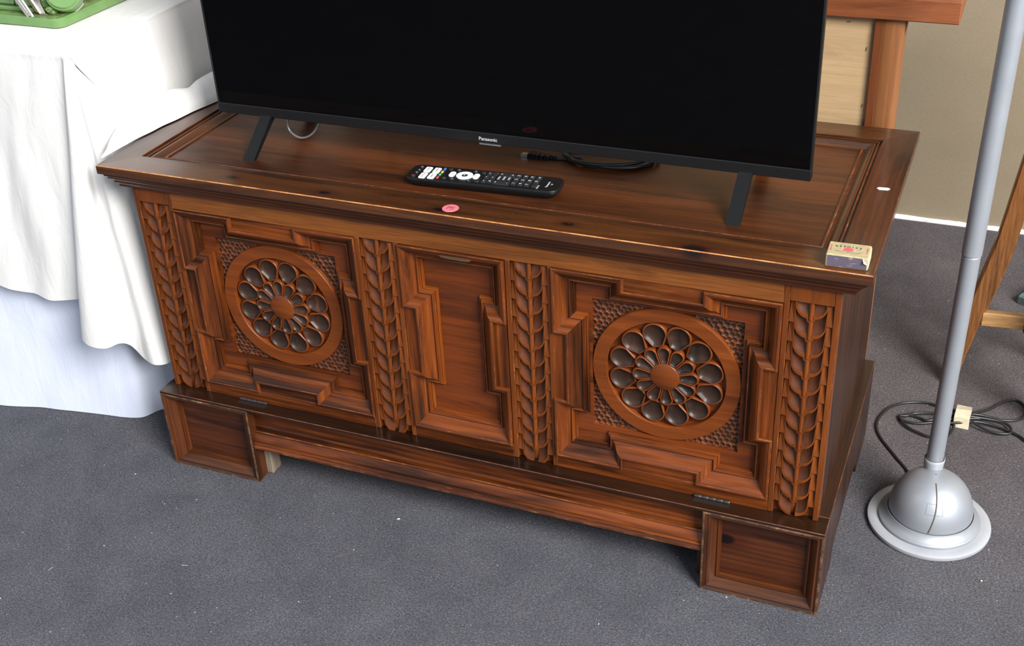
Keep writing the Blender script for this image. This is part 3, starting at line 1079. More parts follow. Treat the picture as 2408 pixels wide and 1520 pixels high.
def button(x, y, w, h, r=.001, mat=BTN, txt=None, tmat=INK, size=.0042, hgt=.0014, raw=False):
    if not raw:
        x, y = rpos(x, y)
    mb = MB()
    mb.prism(rrect(w, h, r, 4, x, y), HR - .0002, HR + hgt, lambda a, b, z: (a, b, z), c=.0004)
    o = part(rc, 'button', mb, mat, 30)
    if txt:
        rprint(o, txt, x, y, size, tmat, HR + hgt + .0001)
    return o


button(-.1074, -.0105, .0072, .0072, .0035, txt='O', tmat=REDP, size=.004)
for y, tx in ((.0006, 'A'), (.0104, 'o'), (.0215, 'C')):
    button(-.1066, y, .0060, .0060, .0029, txt=tx, size=.0040)
button(-.0929, -.0067, .0100, .0180, .0018, WHITEP, 'NETFLIX', REDP, .0038)
b_ = button(-.0941, .0149, .0100, .0180, .0018, WHITEP, 'YouTube', DARKI, .0033)
button(-.0791, -.0054, .0100, .0180, .0018, WHITEP, 'prime', DARKI, .0036)
button(-.0796, .0151, .0100, .0180, .0018, WHITEP, 'Freeview', DARKI, .0032)
for (x, y), c in zip(((-.0688, -.0074), (-.0693, .0032), (-.0695, .0129), (-.0698, .0235)), ((.62, .06, .05), (.05, .36, .17), (.62, .45, .05), (.05, .16, .62))):
    button(x, y, .0028, .0066, .0009, plain('colour_key', c, .4))
for x, y, tx in ((-.0588, -.0071, '-'), (-.0459, -.0072, 'v'), (-.0606, .025, None), (-.0472, .0249, 'o'), (-.0204, .0259, 'o'), (-.0197, -.0062, '<'), (-.0067, -.005, None), (-.0073, .026, None)):
    button(x, y, .0072, .0072, .0035, BTN, tx, INK, .0042)
button(-.0516, .0088, .0088, .0170, .0043, WHITEP, 'o', plain('print_blue', (.1, .3, .75), .5), .005)
button(-.0136, .0105, .0088, .0170, .0043, WHITEP, '^', DARKI, .006)
nx_, ny_ = rpos(-.0319, .0092)
mb = MB()
mb.lathe([(.0048, HR - .0002), (.0048, HR + .0010), (.0054, HR + .0013), (.0118, HR + .0017), (.0128, HR + .0012), (.0130, HR - .0002)], 40, (nx_, ny_, 0))
part(rc, 'navigation_ring', mb, WHITEP, 50, 'white round navigation ring')
mb = MB()
mb.lathe([(.0001, HR + .0013), (.0040, HR + .0013), (.0044, HR + .0009), (.0044, HR - .0002)], 28, (nx_, ny_, 0))
okb = part(rc, 'ok_button', mb, BTN, 40)
rprint(okb, 'OK', nx_, ny_, .0032, INK, HR + .0015)
for x, y, tx in ((.0031, .0251, '='), (.003, .0119, '^'), (.0037, -.0024, '='), (.012, .0128, '='), (.0123, -.0008, '#')):
    button(x, y, .0072, .0104, .001, BTN, tx, INK, .005)
button(.0117, .0262, .0072, .0104, .001, BTN, '.', REDP, .016)
for yy, tt in ((.0265, ('<', '>')), (-.002, ('+', '-'))):
    x, y = rpos(.0305, yy)
    o = button(x, y, .0250, .0112, .0012, BTN, raw=True)
    rprint(o, tt[0], x - .0085, y, .006, INK, HR + .0016, .0002)
    rprint(o, tt[1], x + .0085, y, .006, INK, HR + .0016, .0002)
for x, y, tx in ((.0222, .0127, 'MENU'), (.03, .0133, 'GUIDE'), (.0378, .014, 'INFO')):
    button(x, y, .0064, .0120, .001, BTN, tx, INK, .0040)
for x, y, tx in ((.0484, .0276, '3'), (.0486, .0147, '2'), (.049, .0012, '1'), (.0589, .0283, '6'), (.059, .0146, '5'), (.0596, .0015, '4'), (.0694, .0282, '9'),
                 (.0695, .0153, '8'), (.0698, .0016, '7'), (.0799, .0288, 'o'), (.0801, .0153, '0'), (.0814, .0014, None)):
    button(x, y, .0078, .0108, .0012, BTN, tx, INK, .0066)
rprint(rc, 'SUBTITLE', *rpos(.0875, -.0004), .0030, INK, HR + .0002)
rprint(rc, 'Panasonic', *rpos(.0990, .0119), .0048, INK, HR + .0002)
rprint(rc, 'TV', *rpos(.1050, .0134), .0040, INK, HR + .0002)

# --- matchbox
mx = thing('matchbox', 'worn cream matchbox with purple striker on the near corner of the lid', 'matchbox', (.5637, .0278, LT), R(1.6), True)
bw, bd, bh = .0524, .0365, .0180
mb = MB()
mb.box(-bw / 2, bw / 2, -bd / 2, bd / 2, 0, bh, .0012, 0)
sl = part(mx, 'sleeve', mb, CREAM, 30)
mb = MB()
poly = [(-bw / 2 + .0022, .0016), (bw / 2 - .0014, .0014), (bw / 2 - .0018, .0086), (bw / 2 - .0066, .0148), (bw / 2 - .0075, bh - .0014), (-bw / 2 + .0030, bh - .0012), (-bw / 2 + .0022, bh - .0022)]
mb.prism(poly, -bd / 2 + .001, -bd / 2 - .0003, lambda a, b, h: (a, h, b))
part(mx, 'striker_strip', mb, STRIKER, None, 'scuffed purple striking strip')
mb = MB()
mb.add([(bw / 2 - .0074, -bd / 2 - .0004, bh - .0012), (bw / 2 - .0012, -bd / 2 - .0014, bh - .0008), (bw / 2 - .0008, -bd / 2 - .0010, .0085), (bw / 2 - .0052, -bd / 2 - .0036, .0118),
        (bw / 2 - .0074, -bd / 2 + .0004, bh - .0012), (bw / 2 - .0012, -bd / 2 + .0004, bh - .0008), (bw / 2 - .0008, -bd / 2 + .0004, .0085), (bw / 2 - .0052, -bd / 2 - .0028, .0118)],
       [(0, 1, 2, 3), (4, 5, 6, 7), (0, 1, 5, 4), (1, 2, 6, 5), (2, 3, 7, 6), (3, 0, 4, 7)])
part(mx, 'torn_flap', mb, CREAMW, None, 'torn pale paper flap')
mb = MB(); mb.box(bw / 2 - .003, bw / 2 + .0006, -bd / 2 + .0016, bd / 2 - .0016, .0016, bh - .0016, .0008)
part(mx, 'tray', mb, CREAMW)
zt = bh + .00015
word = 'BEEHIVE'
for i, ch in enumerate(word):
    t = (i - 3) / 3.0
    link('print', text_mesh(ch, .0056, DARKI, .00022), sl, (t * .0148 - .001, .0068 - .0012 * t * t, zt), (0, 0, -R(9) * t))
dome = [(.0062 * math.cos(a), .0078 * math.sin(a) * (1 if math.sin(a) >= 0 else .22)) for a in np.linspace(0, 2 * math.pi, 36, endpoint=False)]
mb = MB(); mb.prism([(a - .0008, b - .0030) for a, b in dome], zt, zt + .0001, lambda a, b, h: (a, b, h))
part(sl, 'beehive_emblem', mb, plain('label_red', (.58, .08, .09), .7))
LI = plain('label_ink', (.17, .16, .13), .7)
link('print', text_mesh('SAFETY MATCHES', .0034, LI, .00005, spacing=1.15), sl, (-.0005, -.0072, zt), (0, 0, R(-1)))
link('print', text_mesh('MADE IN NEW ZEALAND', .0018, LI, 0, spacing=1.2), sl, (-.0005, -.0108, zt), (0, 0, 0))
link('print', text_mesh('BRYANT & MAY . BELL & CO', .0018, LI, 0, spacing=1.2), sl, (-.0005, .0122, zt), (0, 0, 0))
for x, a in ((-.0222, 90), (.0222, -90)):
    link('print', text_mesh('BEEHIVE SAFETY', .0022, REDP, .00008), sl, (x, .001, zt), (0, 0, R(a)))
for x in (-.0120, .0112):
    link('print', text_mesh('TRADE' if x < 0 else 'MARK', .0018, REDP, .00005), sl, (x, .0002, zt), (0, 0, 0))

# --- price stickers
mb = MB()
mb.lathe([(.0001, .0004), (.0118, .0004), (.0122, .0)], 48)
st = tag(link('price_sticker', mb.mesh('price_sticker', [PINK], 40), None, (.0095, .0228, LT)), 'round pink sticker numbered 75 on the front edge of the lid', 'sticker')
ink = plain('pen_ink', (.03, .03, .05), .6)
mb = MB()
for strokes in ([(-.0062, .0036), (-.0048, .0040), (-.0012, .0038), (-.0008, .0030), (-.0034, -.0012), (-.0052, -.0046)], [(-.0052, .0000), (-.0018, .0006)],
                [(.0012, .0036), (.0008, .0006), (.0030, .0012), (.0046, -.0006), (.0042, -.0028), (.0022, -.0040), (.0004, -.0034)], [(.0012, .0038), (.0058, .0042)]):
    mb.tube([(a, b, .0005) for a, b in catmull(strokes, 5)], .00042, 6)
o = link('handwritten_number', mb.mesh('handwritten_number', [ink], 60), st, (.0095, .0228, LT))
mb = MB()
L = .0092
poly = [(-L, 0), (-L + .0030, -.0038), (L - .0030, -.0036), (L, .0006), (L - .0026, .0040), (-L + .0030, .0036)]
mb.prism(poly, .0, .0006, lambda a, b, h: (a, b, h))
tagw = tag(link('price_tag', mb.mesh('price_tag', [PAPER]), None, (.5756, .2627, LT), (0, 0, R(4))), 'small white pointed paper tag on the right lid rail', 'tag')

# --- video cable
hd = thing('video_cable', 'coiled black video cable with plug lying under the television', 'cable', (.15, .27, PZ))
zc = PZ + .0052
mb = MB()
mb.box(.0268, .0400, .2463, .2553, zc - .0020, zc + .0026, .0004)
part(hd, 'metal_tip', mb, plain('plug_steel', (.72, .72, .73), .25, metal=1.0))
mb = MB()
mb.box(.0385, .0560, .2425, .2585, PZ, PZ + .0108, .0014)
mb.box(.0570, .0640, .2429, .2583, PZ + .0003, PZ + .0104, .0014)
mb.box(.0650, .0735, .2437, .2577, PZ + .0006, PZ + .0098, .0014)
part(hd, 'plug', mb, BLACK, 30)
mb = MB()
for q in range(4):
    mb.lathe([(.0030, .0738 + q * .0032), (.0048 - q * .0003, .0740 + q * .0032), (.0048 - q * .0003, .0760 + q * .0032), (.0030, .0764 + q * .0032)], 14, (0, .2511, zc), 'X')
part(hd, 'strain_relief', mb, BLACK, 40)
path = [(.074, .2511, zc), (.088, .2516, zc), (.102, .2525, zc + .0015), (.114, .2500, zc + .006), (.128, .2420, zc + .010)]
random.seed(11)
for lpn in range(5):
    for a in range(0, 360, 30):
        th = R(250 + a)
        rx, ry = .062 + .003 * lpn + random.uniform(-.003, .003), .044 + .0035 * (lpn % 3) + random.uniform(-.002, .002)
        path.append((.152 + .003 * lpn + rx * math.cos(th), .2805 + ry * math.sin(th), zc + .001 + .0034 * (lpn % 3) + random.uniform(0, .0015)))
mb = MB(); mb.tube(catmull(path, 5), .0031, 10)
part(hd, 'cord', mb, CORD, 60)

# ================================================================== FLOOR LAMP
LX, LY = .708, .274
lamp = thing('floor_lamp', 'silver floor lamp with domed base standing right of the chest', 'floor lamp', (LX, LY, 0))
mb = MB()
mb.lathe([(.001, 0), (.0930, 0), (.0955, .0015), (.0965, .0050), (.0960, .0082), (.0935, .0098), (.0850, .0104), (.001, .0110)], 96, (LX, LY, 0))
part(lamp, 'base_disc', mb, SILVERD, 40)
mb = MB()
pr = [(.0785, .0105), (.0795, .0125), (.0792, .0150), (.0772, .0168), (.0760, .0172), (.0720, .0225), (.0690, .0262), (.0682, .0285), (.0672, .0290), (.0664, .0282)]
mb.lathe(pr, 96, (LX, LY, 0))
part(lamp, 'base_collar', mb, SILVER, 35)
mb = MB()
rd, hd_ = .0655, .0700
pr = [(rd * math.cos(R(a)) ** .92 if a < 90 else .001, .0285 + hd_ * math.sin(R(a))) for a in range(0, 91, 5)]
mb.lathe(pr, 96, (LX, LY, 0))
dm = part(lamp, 'dome', mb, SILVER, 60)
# seam and a pencilled square on the dome
sa = math.atan2(-1.3905 - LY, .7201 - LX) + R(2)
seam = []
for a in range(2, 76, 4):
    r_ = rd * math.cos(R(a)) ** .92
    tw = R(8) * math.sin(R(a * 1.9))
    seam.append((LX + (r_ + .0002) * math.cos(sa + tw), LY + (r_ + .0002) * math.sin(sa + tw), .0285 + hd_ * math.sin(R(a))))
mb = MB(); mb.tube(seam, .0010, 6)
part(dm, 'seam', mb, plain('seam_brown', (.10, .085, .06), .7))


def on_dome(az, a):
    r_ = rd * math.cos(R(a)) ** .92
    return (LX + (r_ + .0001) * math.cos(sa + R(az)), LY + (r_ + .0001) * math.sin(sa + R(az)), .0285 + hd_ * math.sin(R(a)))


sq = [on_dome(-8, a) for a in range(28, 45, 3)] + [on_dome(z, 43) for z in np.linspace(-8, 18, 8)][1:] + [on_dome(18, a) for a in range(43, 27, -3)] + [on_dome(z, 28) for z in np.linspace(18, -8, 8)][1:]
mb = MB(); mb.tube(sq, .00022, 5)
part(dm, 'square_mark', mb, plain('pencil_grey', (.12, .13, .17), .7))
PB = Vector((.7018, .3000, .095))
PD = Vector((.0105, 0, 1.0))
at = lambda z: PB + PD * (z - PB.z)
mb = MB()
c0 = at(.094)
mb.lathe([(.0135, .078), (.0150, .096), (.0160, .107), (.0162, .1110), (.0152, .1122), (.0138, .1095), (.0128, .100)], 40, (c0.x, c0.y, 0))
part(lamp, 'pole_socket', mb, SILVERD, 50)
r1 = .0132
mb = MB()
mb.tube([at(.096), at(.4785), at(.4800)], [r1, r1, r1 - .0012], 40)
part(lamp, 'lower_pole', mb, SILVER, 25)
mb = MB()
mb.tube([at(.4800), at(.4815), at(1.72)], [r1 - .0002, r1 + .0012, r1 + .0012], 40)
part(lamp, 'upper_pole', mb, SILVER, 25)
cz = .0050
cA = [(.668, .352), (.6621, .394), (.6396, .4273), (.6208, .4546), (.6059, .4775), (.5955, .5004), (.5919, .5216), (.5941, .5451), (.6046, .5765), (.6227, .599), (.6458, .6116), (.665, .6157), (.6798, .6137), (.7088, .6025), (.7261, .5968)]
cB = [(.7275, .5813), (.7486, .5976), (.7773, .628), (.799, .661), (.8195, .6774), (.8353, .6662), (.8413, .6428), (.8364, .6228), (.8231, .6093), (.8026, .6012), (.7791, .6011), (.7557, .5977), (.733, .5854), (.6988, .5693), (.6762, .557), (.6636, .5618), (.6464, .5651),
      (.6321, .5626), (.6271, .554), (.6317, .5464), (.6478, .5428), (.6655, .5455), (.6884, .5544), (.711, .5666), (.75, .581), (.7773, .5926)]
cD = [(.7097, .5549), (.735, .5624), (.7576, .5735), (.7808, .5769), (.8042, .5738), (.8277, .5643), (.8406, .5535), (.8631, .5314), (.93, .47), (1.05, .40), (1.25, .37), (1.55, .42), (1.9, .52), (2.3, .56)]
cE = [(.6274, .5518), (.6368, .5346), (.6503, .5213), (.6692, .5123), (.6826, .5081), (.7102, .5132), (.7199, .534), (.7226, .5510)]
cF = [(.746, .5718), (.7705, .5579), (.7939, .5538), (.8109, .5574), (.8185, .5655), (.8153, .582), (.8031, .5912), (.7799, .5901), (.7451, .5827)]
cG = [(.6283, .5544), (.6399, .5583), (.6531, .5697), (.6812, .577), (.7217, .5793), (.738, .583)]
mb = MB()
for k, s in enumerate((cA, cB, cD, cE, cF, cG)):
    pts = []
    for (x, y) in s:
        d = math.hypot(x - .7345, y - .5850)
        lift = .0075 * math.exp(-(d / .05) ** 2) + .0030
        if k == 0 and y < .36:
            lift = .011
        pts.append((x, y, lift + .0008 * k))
    mb.tube(catmull(pts, 6), .0024, 8)
cord = part(lamp, 'cord', mb, CORD, 60, 'black flex coiled and taped on the carpet')
mb = MB()
tp = [(.7219, .5636), (.7227, .6083), (.7479, .6065), (.7456, .5616)]
mb.add([(.7205, .5590, .0005), (.7200, .5630, .0200), (.7212, .5820, .0255), (.7222, .6020, .0215), (.7227, .6100, .0005),
        (.7470, .5575, .0005), (.7462, .5620, .0205), (.7475, .5810, .0265), (.7480, .6000, .0220), (.7484, .6085, .0005)],
       [(0, 1, 6, 5), (1, 2, 7, 6), (2, 3, 8, 7), (3, 4, 9, 8), (0, 1, 2, 3, 4), (5, 6, 7, 8, 9)])
part(cord, 'tape_band', mb, TAPE, None, 'cream masking tape around the flex')

# ================================================================== TABLE WITH CLOTHS
tb = thing('cloth_table', 'table hidden under white cloths left of the chest', 'table', (-1.22, .68, 0))
mb = MB(); mb.box(-1.76, -.690, .095, 1.28, .700, .729, .004); part(tb, 'table_top', mb, OAKL)
for x in (-1.68, -.80):
    for y in (.22, 1.18):
        mb = MB(); mb.box(x - .022, x + .022, y - .022, y + .022, 0, .700, .003); part(tb, 'leg', mb, OAK)


def spline_grid(cols, nu, nv):
    A = [catmull(c_, nv) for c_ in cols]
    A = [np.array(a) for a in A]
    B = []
    m = len(A)
    for i in range(m - 1):
        p0, p1, p2, p3 = A[max(i - 1, 0)], A[i], A[i + 1], A[min(i + 2, m - 1)]
        k = nu[i] if isinstance(nu, (list, tuple)) else nu
        for q in range(k):
            t = q / k
            B.append(0.5 * ((2 * p1) + (-p0 + p2) * t + (2 * p0 - 5 * p1 + 4 * p2 - p3) * t * t + (-p0 + 3 * p1 - 3 * p2 + p3) * t ** 3))
    B.append(A[-1])
    return B


def wrinkle(p, amp, fx, fz, seed):
    x, y, z = p
    return amp * (noise.noise((x * fx + y * fx * .8 + z * 2.0, z * fz, seed)) + .5 * noise.noise((x * fx * 2.3 - z * fz * 1.8, z * fz * 1.7, seed + 5)))


def hang(inn, edge, hem, k=9, ease=1.0):
    out = [inn, edge, (edge[0] + (hem[0] - edge[0]) * .02, edge[1] + (hem[1] - edge[1]) * .10 - .0, edge[2] - .016)]
    e = out[-1]
    for q in range(1, k):
        t = q / (k - 1)
        te = t ** ease
        out.append((e[0] + (hem[0] - e[0]) * te, e[1] + (hem[1] - e[1]) * te, e[2] + (hem[2] - e[2]) * t))
    return out


ZT = .7325
cols = []
for x, hz, hy in ((-1.76, .29, .05), (-1.5, .285, .045), (-1.25, .292, .052), (-1.1, .285, .040), (-1.0, .288, .048), (-.93, .284, .043), (-.87, .279, .050), (-.82, .274, .042), (-.775, .279, .050), (-.742, .285, .052)):
    cols.append(hang((x, .104, ZT + .0003), (x, .079, ZT - .003), (x, hy, hz)))
E0 = (-.690, .100, ZT)
cols.append(hang((-.705, .100, ZT), (-.700, .080, ZT - .003), (-.722, .060, .275)))
cols.append(hang(E0, (-.690, .079, ZT - .003), (-.728, .050, .24)))
cols.append(hang(E0, (-.686, .079, ZT - .003), (-.741, .020, .226)))
cols.append(hang(E0, (-.684, .079, ZT - .003), (-.718, .004, .222)))
cols.append(hang(E0, (-.682, .080, ZT - .003), (-.680, .006, .222)))
cols.append(hang(E0, (-.681, .081, ZT - .003), (-.659, .018, .228)))
cols.append(hang(E0, (-.680, .082, ZT - .003), (-.664, .048, .205)))
cols.append(hang(E0, (-.679, .083, ZT - .003), (-.640, .050, .182)))
cols.append(hang(E0, (-.679, .084, ZT - .003), (-.610, .042, .178)))
cols.append(hang(E0, (-.678, .085, ZT - .003), (-.588, .058, .180)))
cols.append(hang(E0, (-.678, .087, ZT - .003), (-.576, .082, .20)))
for ey, hy, hz, hx in ((.095, .105, .21, -.574), (.13, .15, .22, -.574), (.20, .22, .23, -.576), (.30, .32, .24, -.578)):
    cols.append(hang((-.70, ey, ZT - .004), (-.6815, ey, ZT - .008), (hx, hy, hz), ease=.8))
g1 = spline_grid(cols, 8, 6)


HX = [(.022, -.6040, .06), (.045, -.6035, .22), (.065, -.603, .42), (.085, -.602, .60), (.11, -.601, .8), (.14, -.5965, 1.0), (.17, -.594, 1.12), (.20, -.588, 1.05), (.24, -.583, 1.2), (.275, -.575, 1.0), (.31, -.569, 1.15), (.36, -.572, 1.1), (.42, -.575, 1.0), (.48, -.58, 1.0), (.495, -.585, .6)]
rcol = []
for y, hx, k in HX:
    rcol.append([(hx - .052 * k, y, .5850), (hx - .051 * k, y, .5850 + .012 * k), (hx - .044 * k, y, .5850 + .024 * k), (hx - .032 * k, y, .5850 + .030 * k), (hx - .019 * k, y, .5850 + .027 * k),
                 (hx - .009 * k, y, .5850 + .018 * k), (hx - .002 * k, y, .5850 + .008 * k), (hx, y, .5850)])
groll = spline_grid(rcol, 7, 4)
scol = []
for y, s_ in ((.0820, .0), (.0860, .05), (.0900, .12), (.102, .28), (.122, .52), (.148, .78), (.175, .97), (.20, 1.0), (.24, 1.0), (.275, 1.0), (.31, 1.0), (.36, 1.0), (.42, 1.0), (.48, 1.0), (.496, 1.0)):
    # the sheet is pulled in a taut diagonal from the table corner to the roll on the lid
    bx, bz = -.646, .592
    c_ = [(-.700, max(y, .1005), ZT + .0004), (-.6805, y, ZT - .003), (-.6770, y, ZT - .010)]
    for t in (.15, .35, .55, .75, .9, .97):
        x = -.6765 + (bx + .6765) * t * s_ + .0065 * math.sin(math.pi * t) * s_
        z = ZT - .010 + (bz - ZT + .010) * t * s_
        c_.append((x, y, z))
    x, z = -.6765 + (bx + .6765) * s_, ZT - .010 + (bz - ZT + .010) * s_
    c_.append((x - .002, y, z))
    c_.append((x - .014 * s_, y + .004 * s_, z + .004 * s_))
    scol.append(c_)
g2 = spline_grid(scol, 7, 5)
bcol = []
for y in (.505, .6, .8, 1.0, 1.2, 1.29):
    bcol.append(hang((-.700, y, ZT), (-.680, y, ZT - .003), (-.655 + .01 * math.sin(y * 30), y, .29), 10))
g3 = spline_grid(bcol, 8, 5)
mb = MB()
rng = random.Random(2)
for gi, g in enumerate((g1, g2, g3, groll)):
    out = []
    for i, c_ in enumerate(g):
        row = []
        for j, p in enumerate(c_):
            t = j / (len(c_) - 1)
            a = min(1, t * 3)
            if gi == 0:
                front = 1 if i < 80 else .55
                d = wrinkle(p, .0065 * a * front, 13, 4, 1.0)
                row.append((p[0], p[1] - d, p[2] + .004 * t * noise.noise((p[0] * 14, 2, 2))))
            else:
                d = wrinkle(p, (.005 if gi < 3 else .0022) * min(1, t * 4) * (1 - .75 * max(0, t - .55) / .45), 9, 7, 4.0)
                row.append((p[0] + d, p[1], p[2] + abs(d) * .25))
        out.append(row)
    mb.grid(out)
top = []
for x in np.linspace(-1.76, -.6995, 60):
    top.append([(x, y, ZT + .0012 * noise.noise((x * 9, y * 5, 3)) * min(1, (-.699 - x) * 12) * min(1, (y - .0995) * 12)) for y in np.linspace(.0995, 1.28, 60)])
mb.grid(top)
o = part(None, 'tablecloth', mb, CLOTH, 80)
tag(o, 'white cotton tablecloth draped over the table and onto the chest lid', 'tablecloth')

cols = []
for (tx, ty), (hx, hy), bulge in (((-1.76, .094), (-1.76, .045), 0), ((-1.4, .094), (-1.42, .050), .004), ((-1.15, .094), (-1.16, .036), -.004), ((-1.0, .094), (-1.0228, .039), .003), ((-.92, .094), (-.93, .062), -.003),
                                  ((-.85, .094), (-.8444, .0745), .003), ((-.79, .094), (-.79, .080), -.002), ((-.745, .094), (-.751, .0872), .002), ((-.715, .096), (-.722, .100), 0), ((-.699, .105), (-.7042, .1316), .004),
                                  ((-.694, .14), (-.668, .168), 0), ((-.690, .19), (-.630, .215), 0), ((-.688, .30), (-.605, .31), 0), ((-.690, .46), (-.61, .47), 0), ((-.696, .7), (-.66, .7), 0), ((-.696, 1.2), (-.69, 1.2), 0)):
    c_ = []
    for q in range(9):
        t = q / 8
        c_.append((tx + (hx - tx) * t ** 1.3, ty + (hy - ty) * t ** 1.3 + bulge * math.sin(t * 3), .690 * (1 - t) + .0015))
    cols.append(c_)
g = spline_grid(cols, 8, 6)
mb = MB()
out = []
for c_ in g:
    row = []
    for j, p in enumerate(c_):
        t = j / (len(c_) - 1)
        d = wrinkle(p, .0055 * math.sin(min(1, t * 1.15) * math.pi * .75 + .1), 9, 5, 9.0)
        row.append((p[0] + d * .3, p[1] + d, p[2]))
    out.append(row)
mb.grid(out)
o = part(None, 'under_sheet', mb, SHEET, 80)
tag(o, 'white sheet with a bluish shade tint hanging below the tablecloth down to the carpet', 'sheet')

# ================================================================== SEWING MACHINE
sm = thing('sewing_machine', 'green enamelled portable sewing machine base standing on the white tablecloth', 'sewing machine', (-.94, .29, .734))
z0 = .7345
zb = z0 - .0105
mb = MB()
base = rrect(.37, .205, .018, 6, -.958, .2945)
mb.prism(base, z0, z0 + .0150, lambda a, b, h: (a, b, h), c=.004)
part(sm, 'base_tray', mb, GREENM, 35)
mb = MB()
mb.prism(rrect(.350, .186, .014, 6, -.960, .2955), z0 + .0130, z0 + .0158, lambda a, b, h: (a, b, h), c=.002)
part(sm, 'bed_plate', mb, GREENR, 35)
mb = MB()
mb.box(-1.15, -.800, .2130, .330, zb + .026, zb + .034, .002)
mb.box(-1.15, -.890, .2175, .325, zb + .034, zb + .075, .004)
mb.box(-.888, -.812, .2185, .325, zb + .034, zb + .050, .003)
part(sm, 'arm_bed', mb, GREENM, 35)
mb = MB(); mb.box(-.93, -.842, .250, .325, zb + .050, zb + .24, .012); part(sm, 'pillar', mb, GREENM, 35)
mb = MB(); mb.box(-1.15, -.842, .250, .322, zb + .20, zb + .285, .022); part(sm, 'upper_arm', mb, GREENM, 35)
wh = MB()
wh.lathe([(.001, .030), (.0255, .030), (.0270, .0285), (.0280, .0260), (.0300, .0250), (.0315, .020), (.032, .012), (.031, .002), (.028, 0), (.001, 0)], 48, (0, 0, 0), 'Z')
w_ = link('hand_wheel', wh.mesh('hand_wheel', [GREENM], 40), sm, (-.7950, .2470, zb + .0520))
w_.rotation_euler = Vector((.45, -.80, .40)).to_track_quat('Z', 'Y').to_euler()
rg = MB(); rg.lathe([(.0310, -.003), (.0330, -.001), (.0330, .002), (.0310, .004)], 48)
r2 = link('wheel_rim', rg.mesh('wheel_rim', [CHROME], 40), sm, LO[w_])
r2.rotation_euler = w_.rotation_euler
SMO = sm
mb = MB()
mb.tube([(-.884, .1990, zb + .095), (-.8400, .1990, zb + .0250)], .0052, 14)
mb.tube([(-.872, .1970, zb + .095), (-.8320, .1970, zb + .0250)], .0030, 10)
part(sm, 'chrome_lever', mb, CHROME, 40, 'chrome rod and lever')
mb = MB()
mb.prism([(-.856, zb + .100), (-.815, zb + .100), (-.817, zb + .045), (-.810, zb + .026), (-.826, zb + .0245), (-.838, zb + .042)], .2060, .2085, lambda a, b, h: (a, h, b))
part(sm, 'chrome_plate', mb, CHROME)
mb = MB()
mb.lathe([(.001, 0), (.0045, 0), (.0045, .012), (.001, .012)], 16, (-.8055, .2075, zb + .0360), 'Y')
part(sm, 'knob', mb, GREENM, 40)

SMO.location = SMO.location + Vector((-.003, -.012, 0))

# ================================================================== CABINET BEHIND
cb = thing('wooden_cabinet', 'reddish timber cabinet with pale plywood back panel behind the chest', 'cabinet', (.06, .64, 0))
CZ = .7500
mb = MB(); mb.box(-.52, .6340, .5060, .790, CZ, CZ + .0345, .0016); part(cb, 'top_board', mb, RIMU)
mb = MB(); mb.box(-.41, .5130, .5230, .529, .06, CZ); bp = part(cb, 'back_panel', mb, PLY)
mb = MB(); mb.box(.5115, .5245, .5155, .533, 0, CZ, .0008); part(cb, 'edge_strip', mb, RIMUD)
mb = MB()
mb.prism([(.5245, .517), (.529, .5150), (.545, .5150), (.552, .5168), (.556, .5210), (.5575, .527), (.5575, .540), (.552, .548), (.5245, .548)], 0, CZ, lambda a, b, h: (a, b, h))
part(cb, 'post', mb, RIMUZ, 40)
mb = MB()
mb.prism([(.5500, CZ), (.5500, CZ - .042), (.5545, CZ - .034), (.5575, CZ - .020), (.5590, CZ)], .522, .546, lambda a, b, h: (a, h, b))
part(cb, 'cove_block', mb, RIMUD)
mb = MB(); mb.box(.495, .510, .548, .750, .04, CZ); part(cb, 'side_panel', mb, RIMUZ)
mb = MB(); mb.box(-.445, -.41, .5155, .750, 0, CZ, .002); part(cb, 'post', mb, RIMUZ)
for px_, pz_, a in ((.4715, .7385, 5), (.5020, .6975, 80), (.5045, .6050, 75)):
    mb = MB(); mb.box(-.0030, .0030, -.0006, 0, -.0006, .0006)
    link('staple', mb.mesh('staple', [plain('staple_steel', (.5, .5, .5), .3, metal=1)]), bp, (px_, .5228, pz_), (0, R(-a), 0))

# ================================================================== CHAIR AT THE RIGHT
SC = Vector((.826, .706, 0))
ch = thing('wooden_stand', 'oak stand with a curved sabre leg and pale stretcher behind the lamp pole', 'stand', tuple(SC))


def sabre_leg():
    L = [(.693, 0.0), (.7000, .080), (.7103, .1643), (.7176, .2085), (.7332, .2847), (.7414, .3341), (.7493, .4001), (.7581, .4712), (.770, .56), (.784, .66), (.794, .74)]
    Rr = [(.7105, 0.0), (.7225, .075), (.7380, .150), (.7505, .200), (.7640, .262), (.7720, .310), (.7800, .385), (.7885, .460), (.800, .56), (.812, .66), (.818, .74)]
    a, b = catmull(L, 4), catmull(Rr, 4)
    mb = MB()
    n = len(a)
    y0, y1 = -.016, .016
    vs, fs = [], []
    for p, q in zip(a, b):
        vs += [(p[0] + .003 - SC.x, y0, p[1]), (q[0] - .003 - SC.x, y0, q[1]), (q[0] - SC.x, y0 + .003, q[1]), (q[0] - SC.x, y1, q[1]), (p[0] - SC.x, y1, p[1]), (p[0] - SC.x, y0 + .003, p[1])]
    for i in range(n - 1):
        for j in range(6):
            fs.append((i * 6 + j, i * 6 + (j + 1) % 6, (i + 1) * 6 + (j + 1) % 6, (i + 1) * 6 + j))
    fs += [tuple(range(6)), tuple(range((n - 1) * 6, n * 6))]
    mb.add(vs, fs)
    return mb.mesh('leg', [OAK], 30)


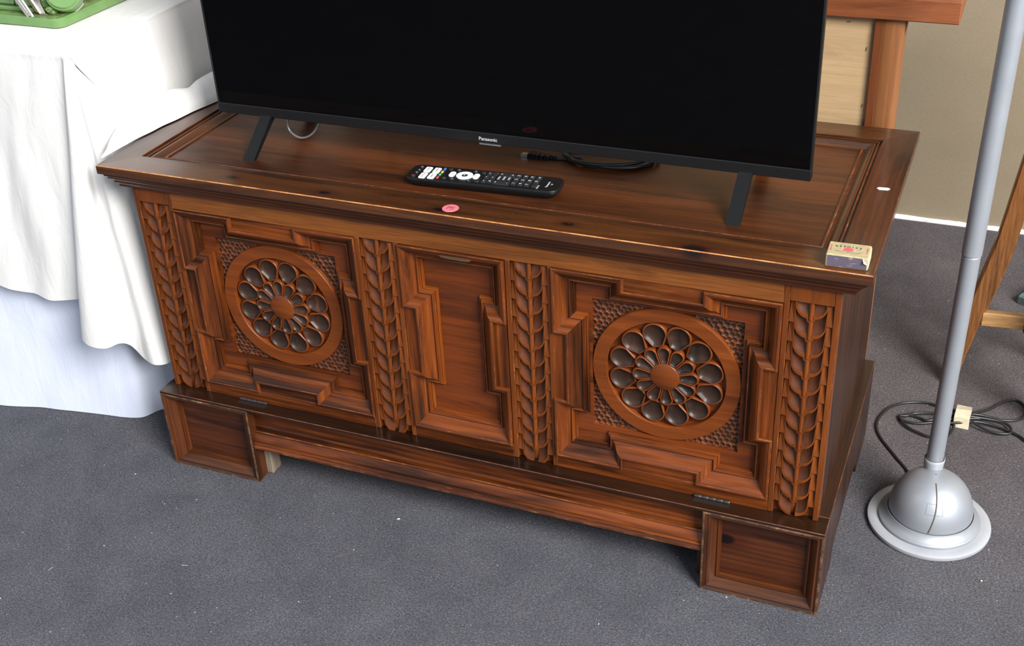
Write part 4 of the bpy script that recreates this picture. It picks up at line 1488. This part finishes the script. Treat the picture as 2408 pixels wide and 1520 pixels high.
def stretcher_mesh():
    mb = MB()
    mb.box(-.090, -.012, -.008, .008, .142, .170, .002)
    return mb.mesh('stretcher', [OAKL])


LEGM, STRM = sabre_leg(), stretcher_mesh()
for k in range(3):
    link('leg', LEGM, ch, tuple(SC), (0, 0, R(120 * k)))
    link('stretcher', STRM, ch, tuple(SC), (0, 0, R(120 * k + (6 if k == 0 else 0))))
mb = MB()
mb.lathe([(.001, .128), (.010, .128), (.016, .136), (.019, .150), (.017, .166), (.011, .176), (.001, .178)], 28, (SC.x, SC.y, 0))
part(ch, 'hub', mb, OAK, 50)
mb = MB()
mb.lathe([(.001, .740), (.150, .740), (.156, .746), (.156, .756), (.150, .762), (.001, .762)], 56, (SC.x + .12, SC.y, 0))
part(ch, 'top', mb, OAKL, 40)

gp = thing('green_plinth', 'dark green stepped plinth corner on the carpet at the right edge', 'plinth', (.905, 1.11, 0), R(62), True)
mb = MB(); mb.prism(rrect(.19, .13, .003, 2), 0, .020, lambda a, b, h: (a, b, h), c=.003)
part(gp, 'lower_step', mb, TEAL, 30)
mb = MB(); mb.prism(rrect(.165, .105, .003, 2), .020, .032, lambda a, b, h: (a, b, h), c=.004)
part(gp, 'upper_step', mb, TEAL, 30)

# ================================================================== LINT ON THE CARPET
mb = MB()
rng = random.Random(21)
for q in range(46):
    x, y = rng.uniform(-.85, .95), rng.uniform(-.75, .0)
    if q > 34:
        x, y = rng.uniform(.62, 1.0), rng.uniform(-.2, .5)
    r_ = rng.uniform(.0007, .0017)
    a = rng.uniform(0, 6.28)
    l = r_ * rng.choice([1, 1.2, 1.6, 5])
    dx, dy = math.cos(a) * l, math.sin(a) * l
    mb.tube([(x - dx, y - dy, r_ * .7), (x, y, r_ * .9), (x + dx, y + dy, r_ * .7)], [r_ * .5, r_ * (.9 if l < 3 * r_ else .35), r_ * .4], 6)
o = part(None, 'carpet_lint', mb, CRUMB, 60)
tag(o, 'pale crumbs and lint scattered over the charcoal carpet', 'lint')
o['kind'] = 'stuff'
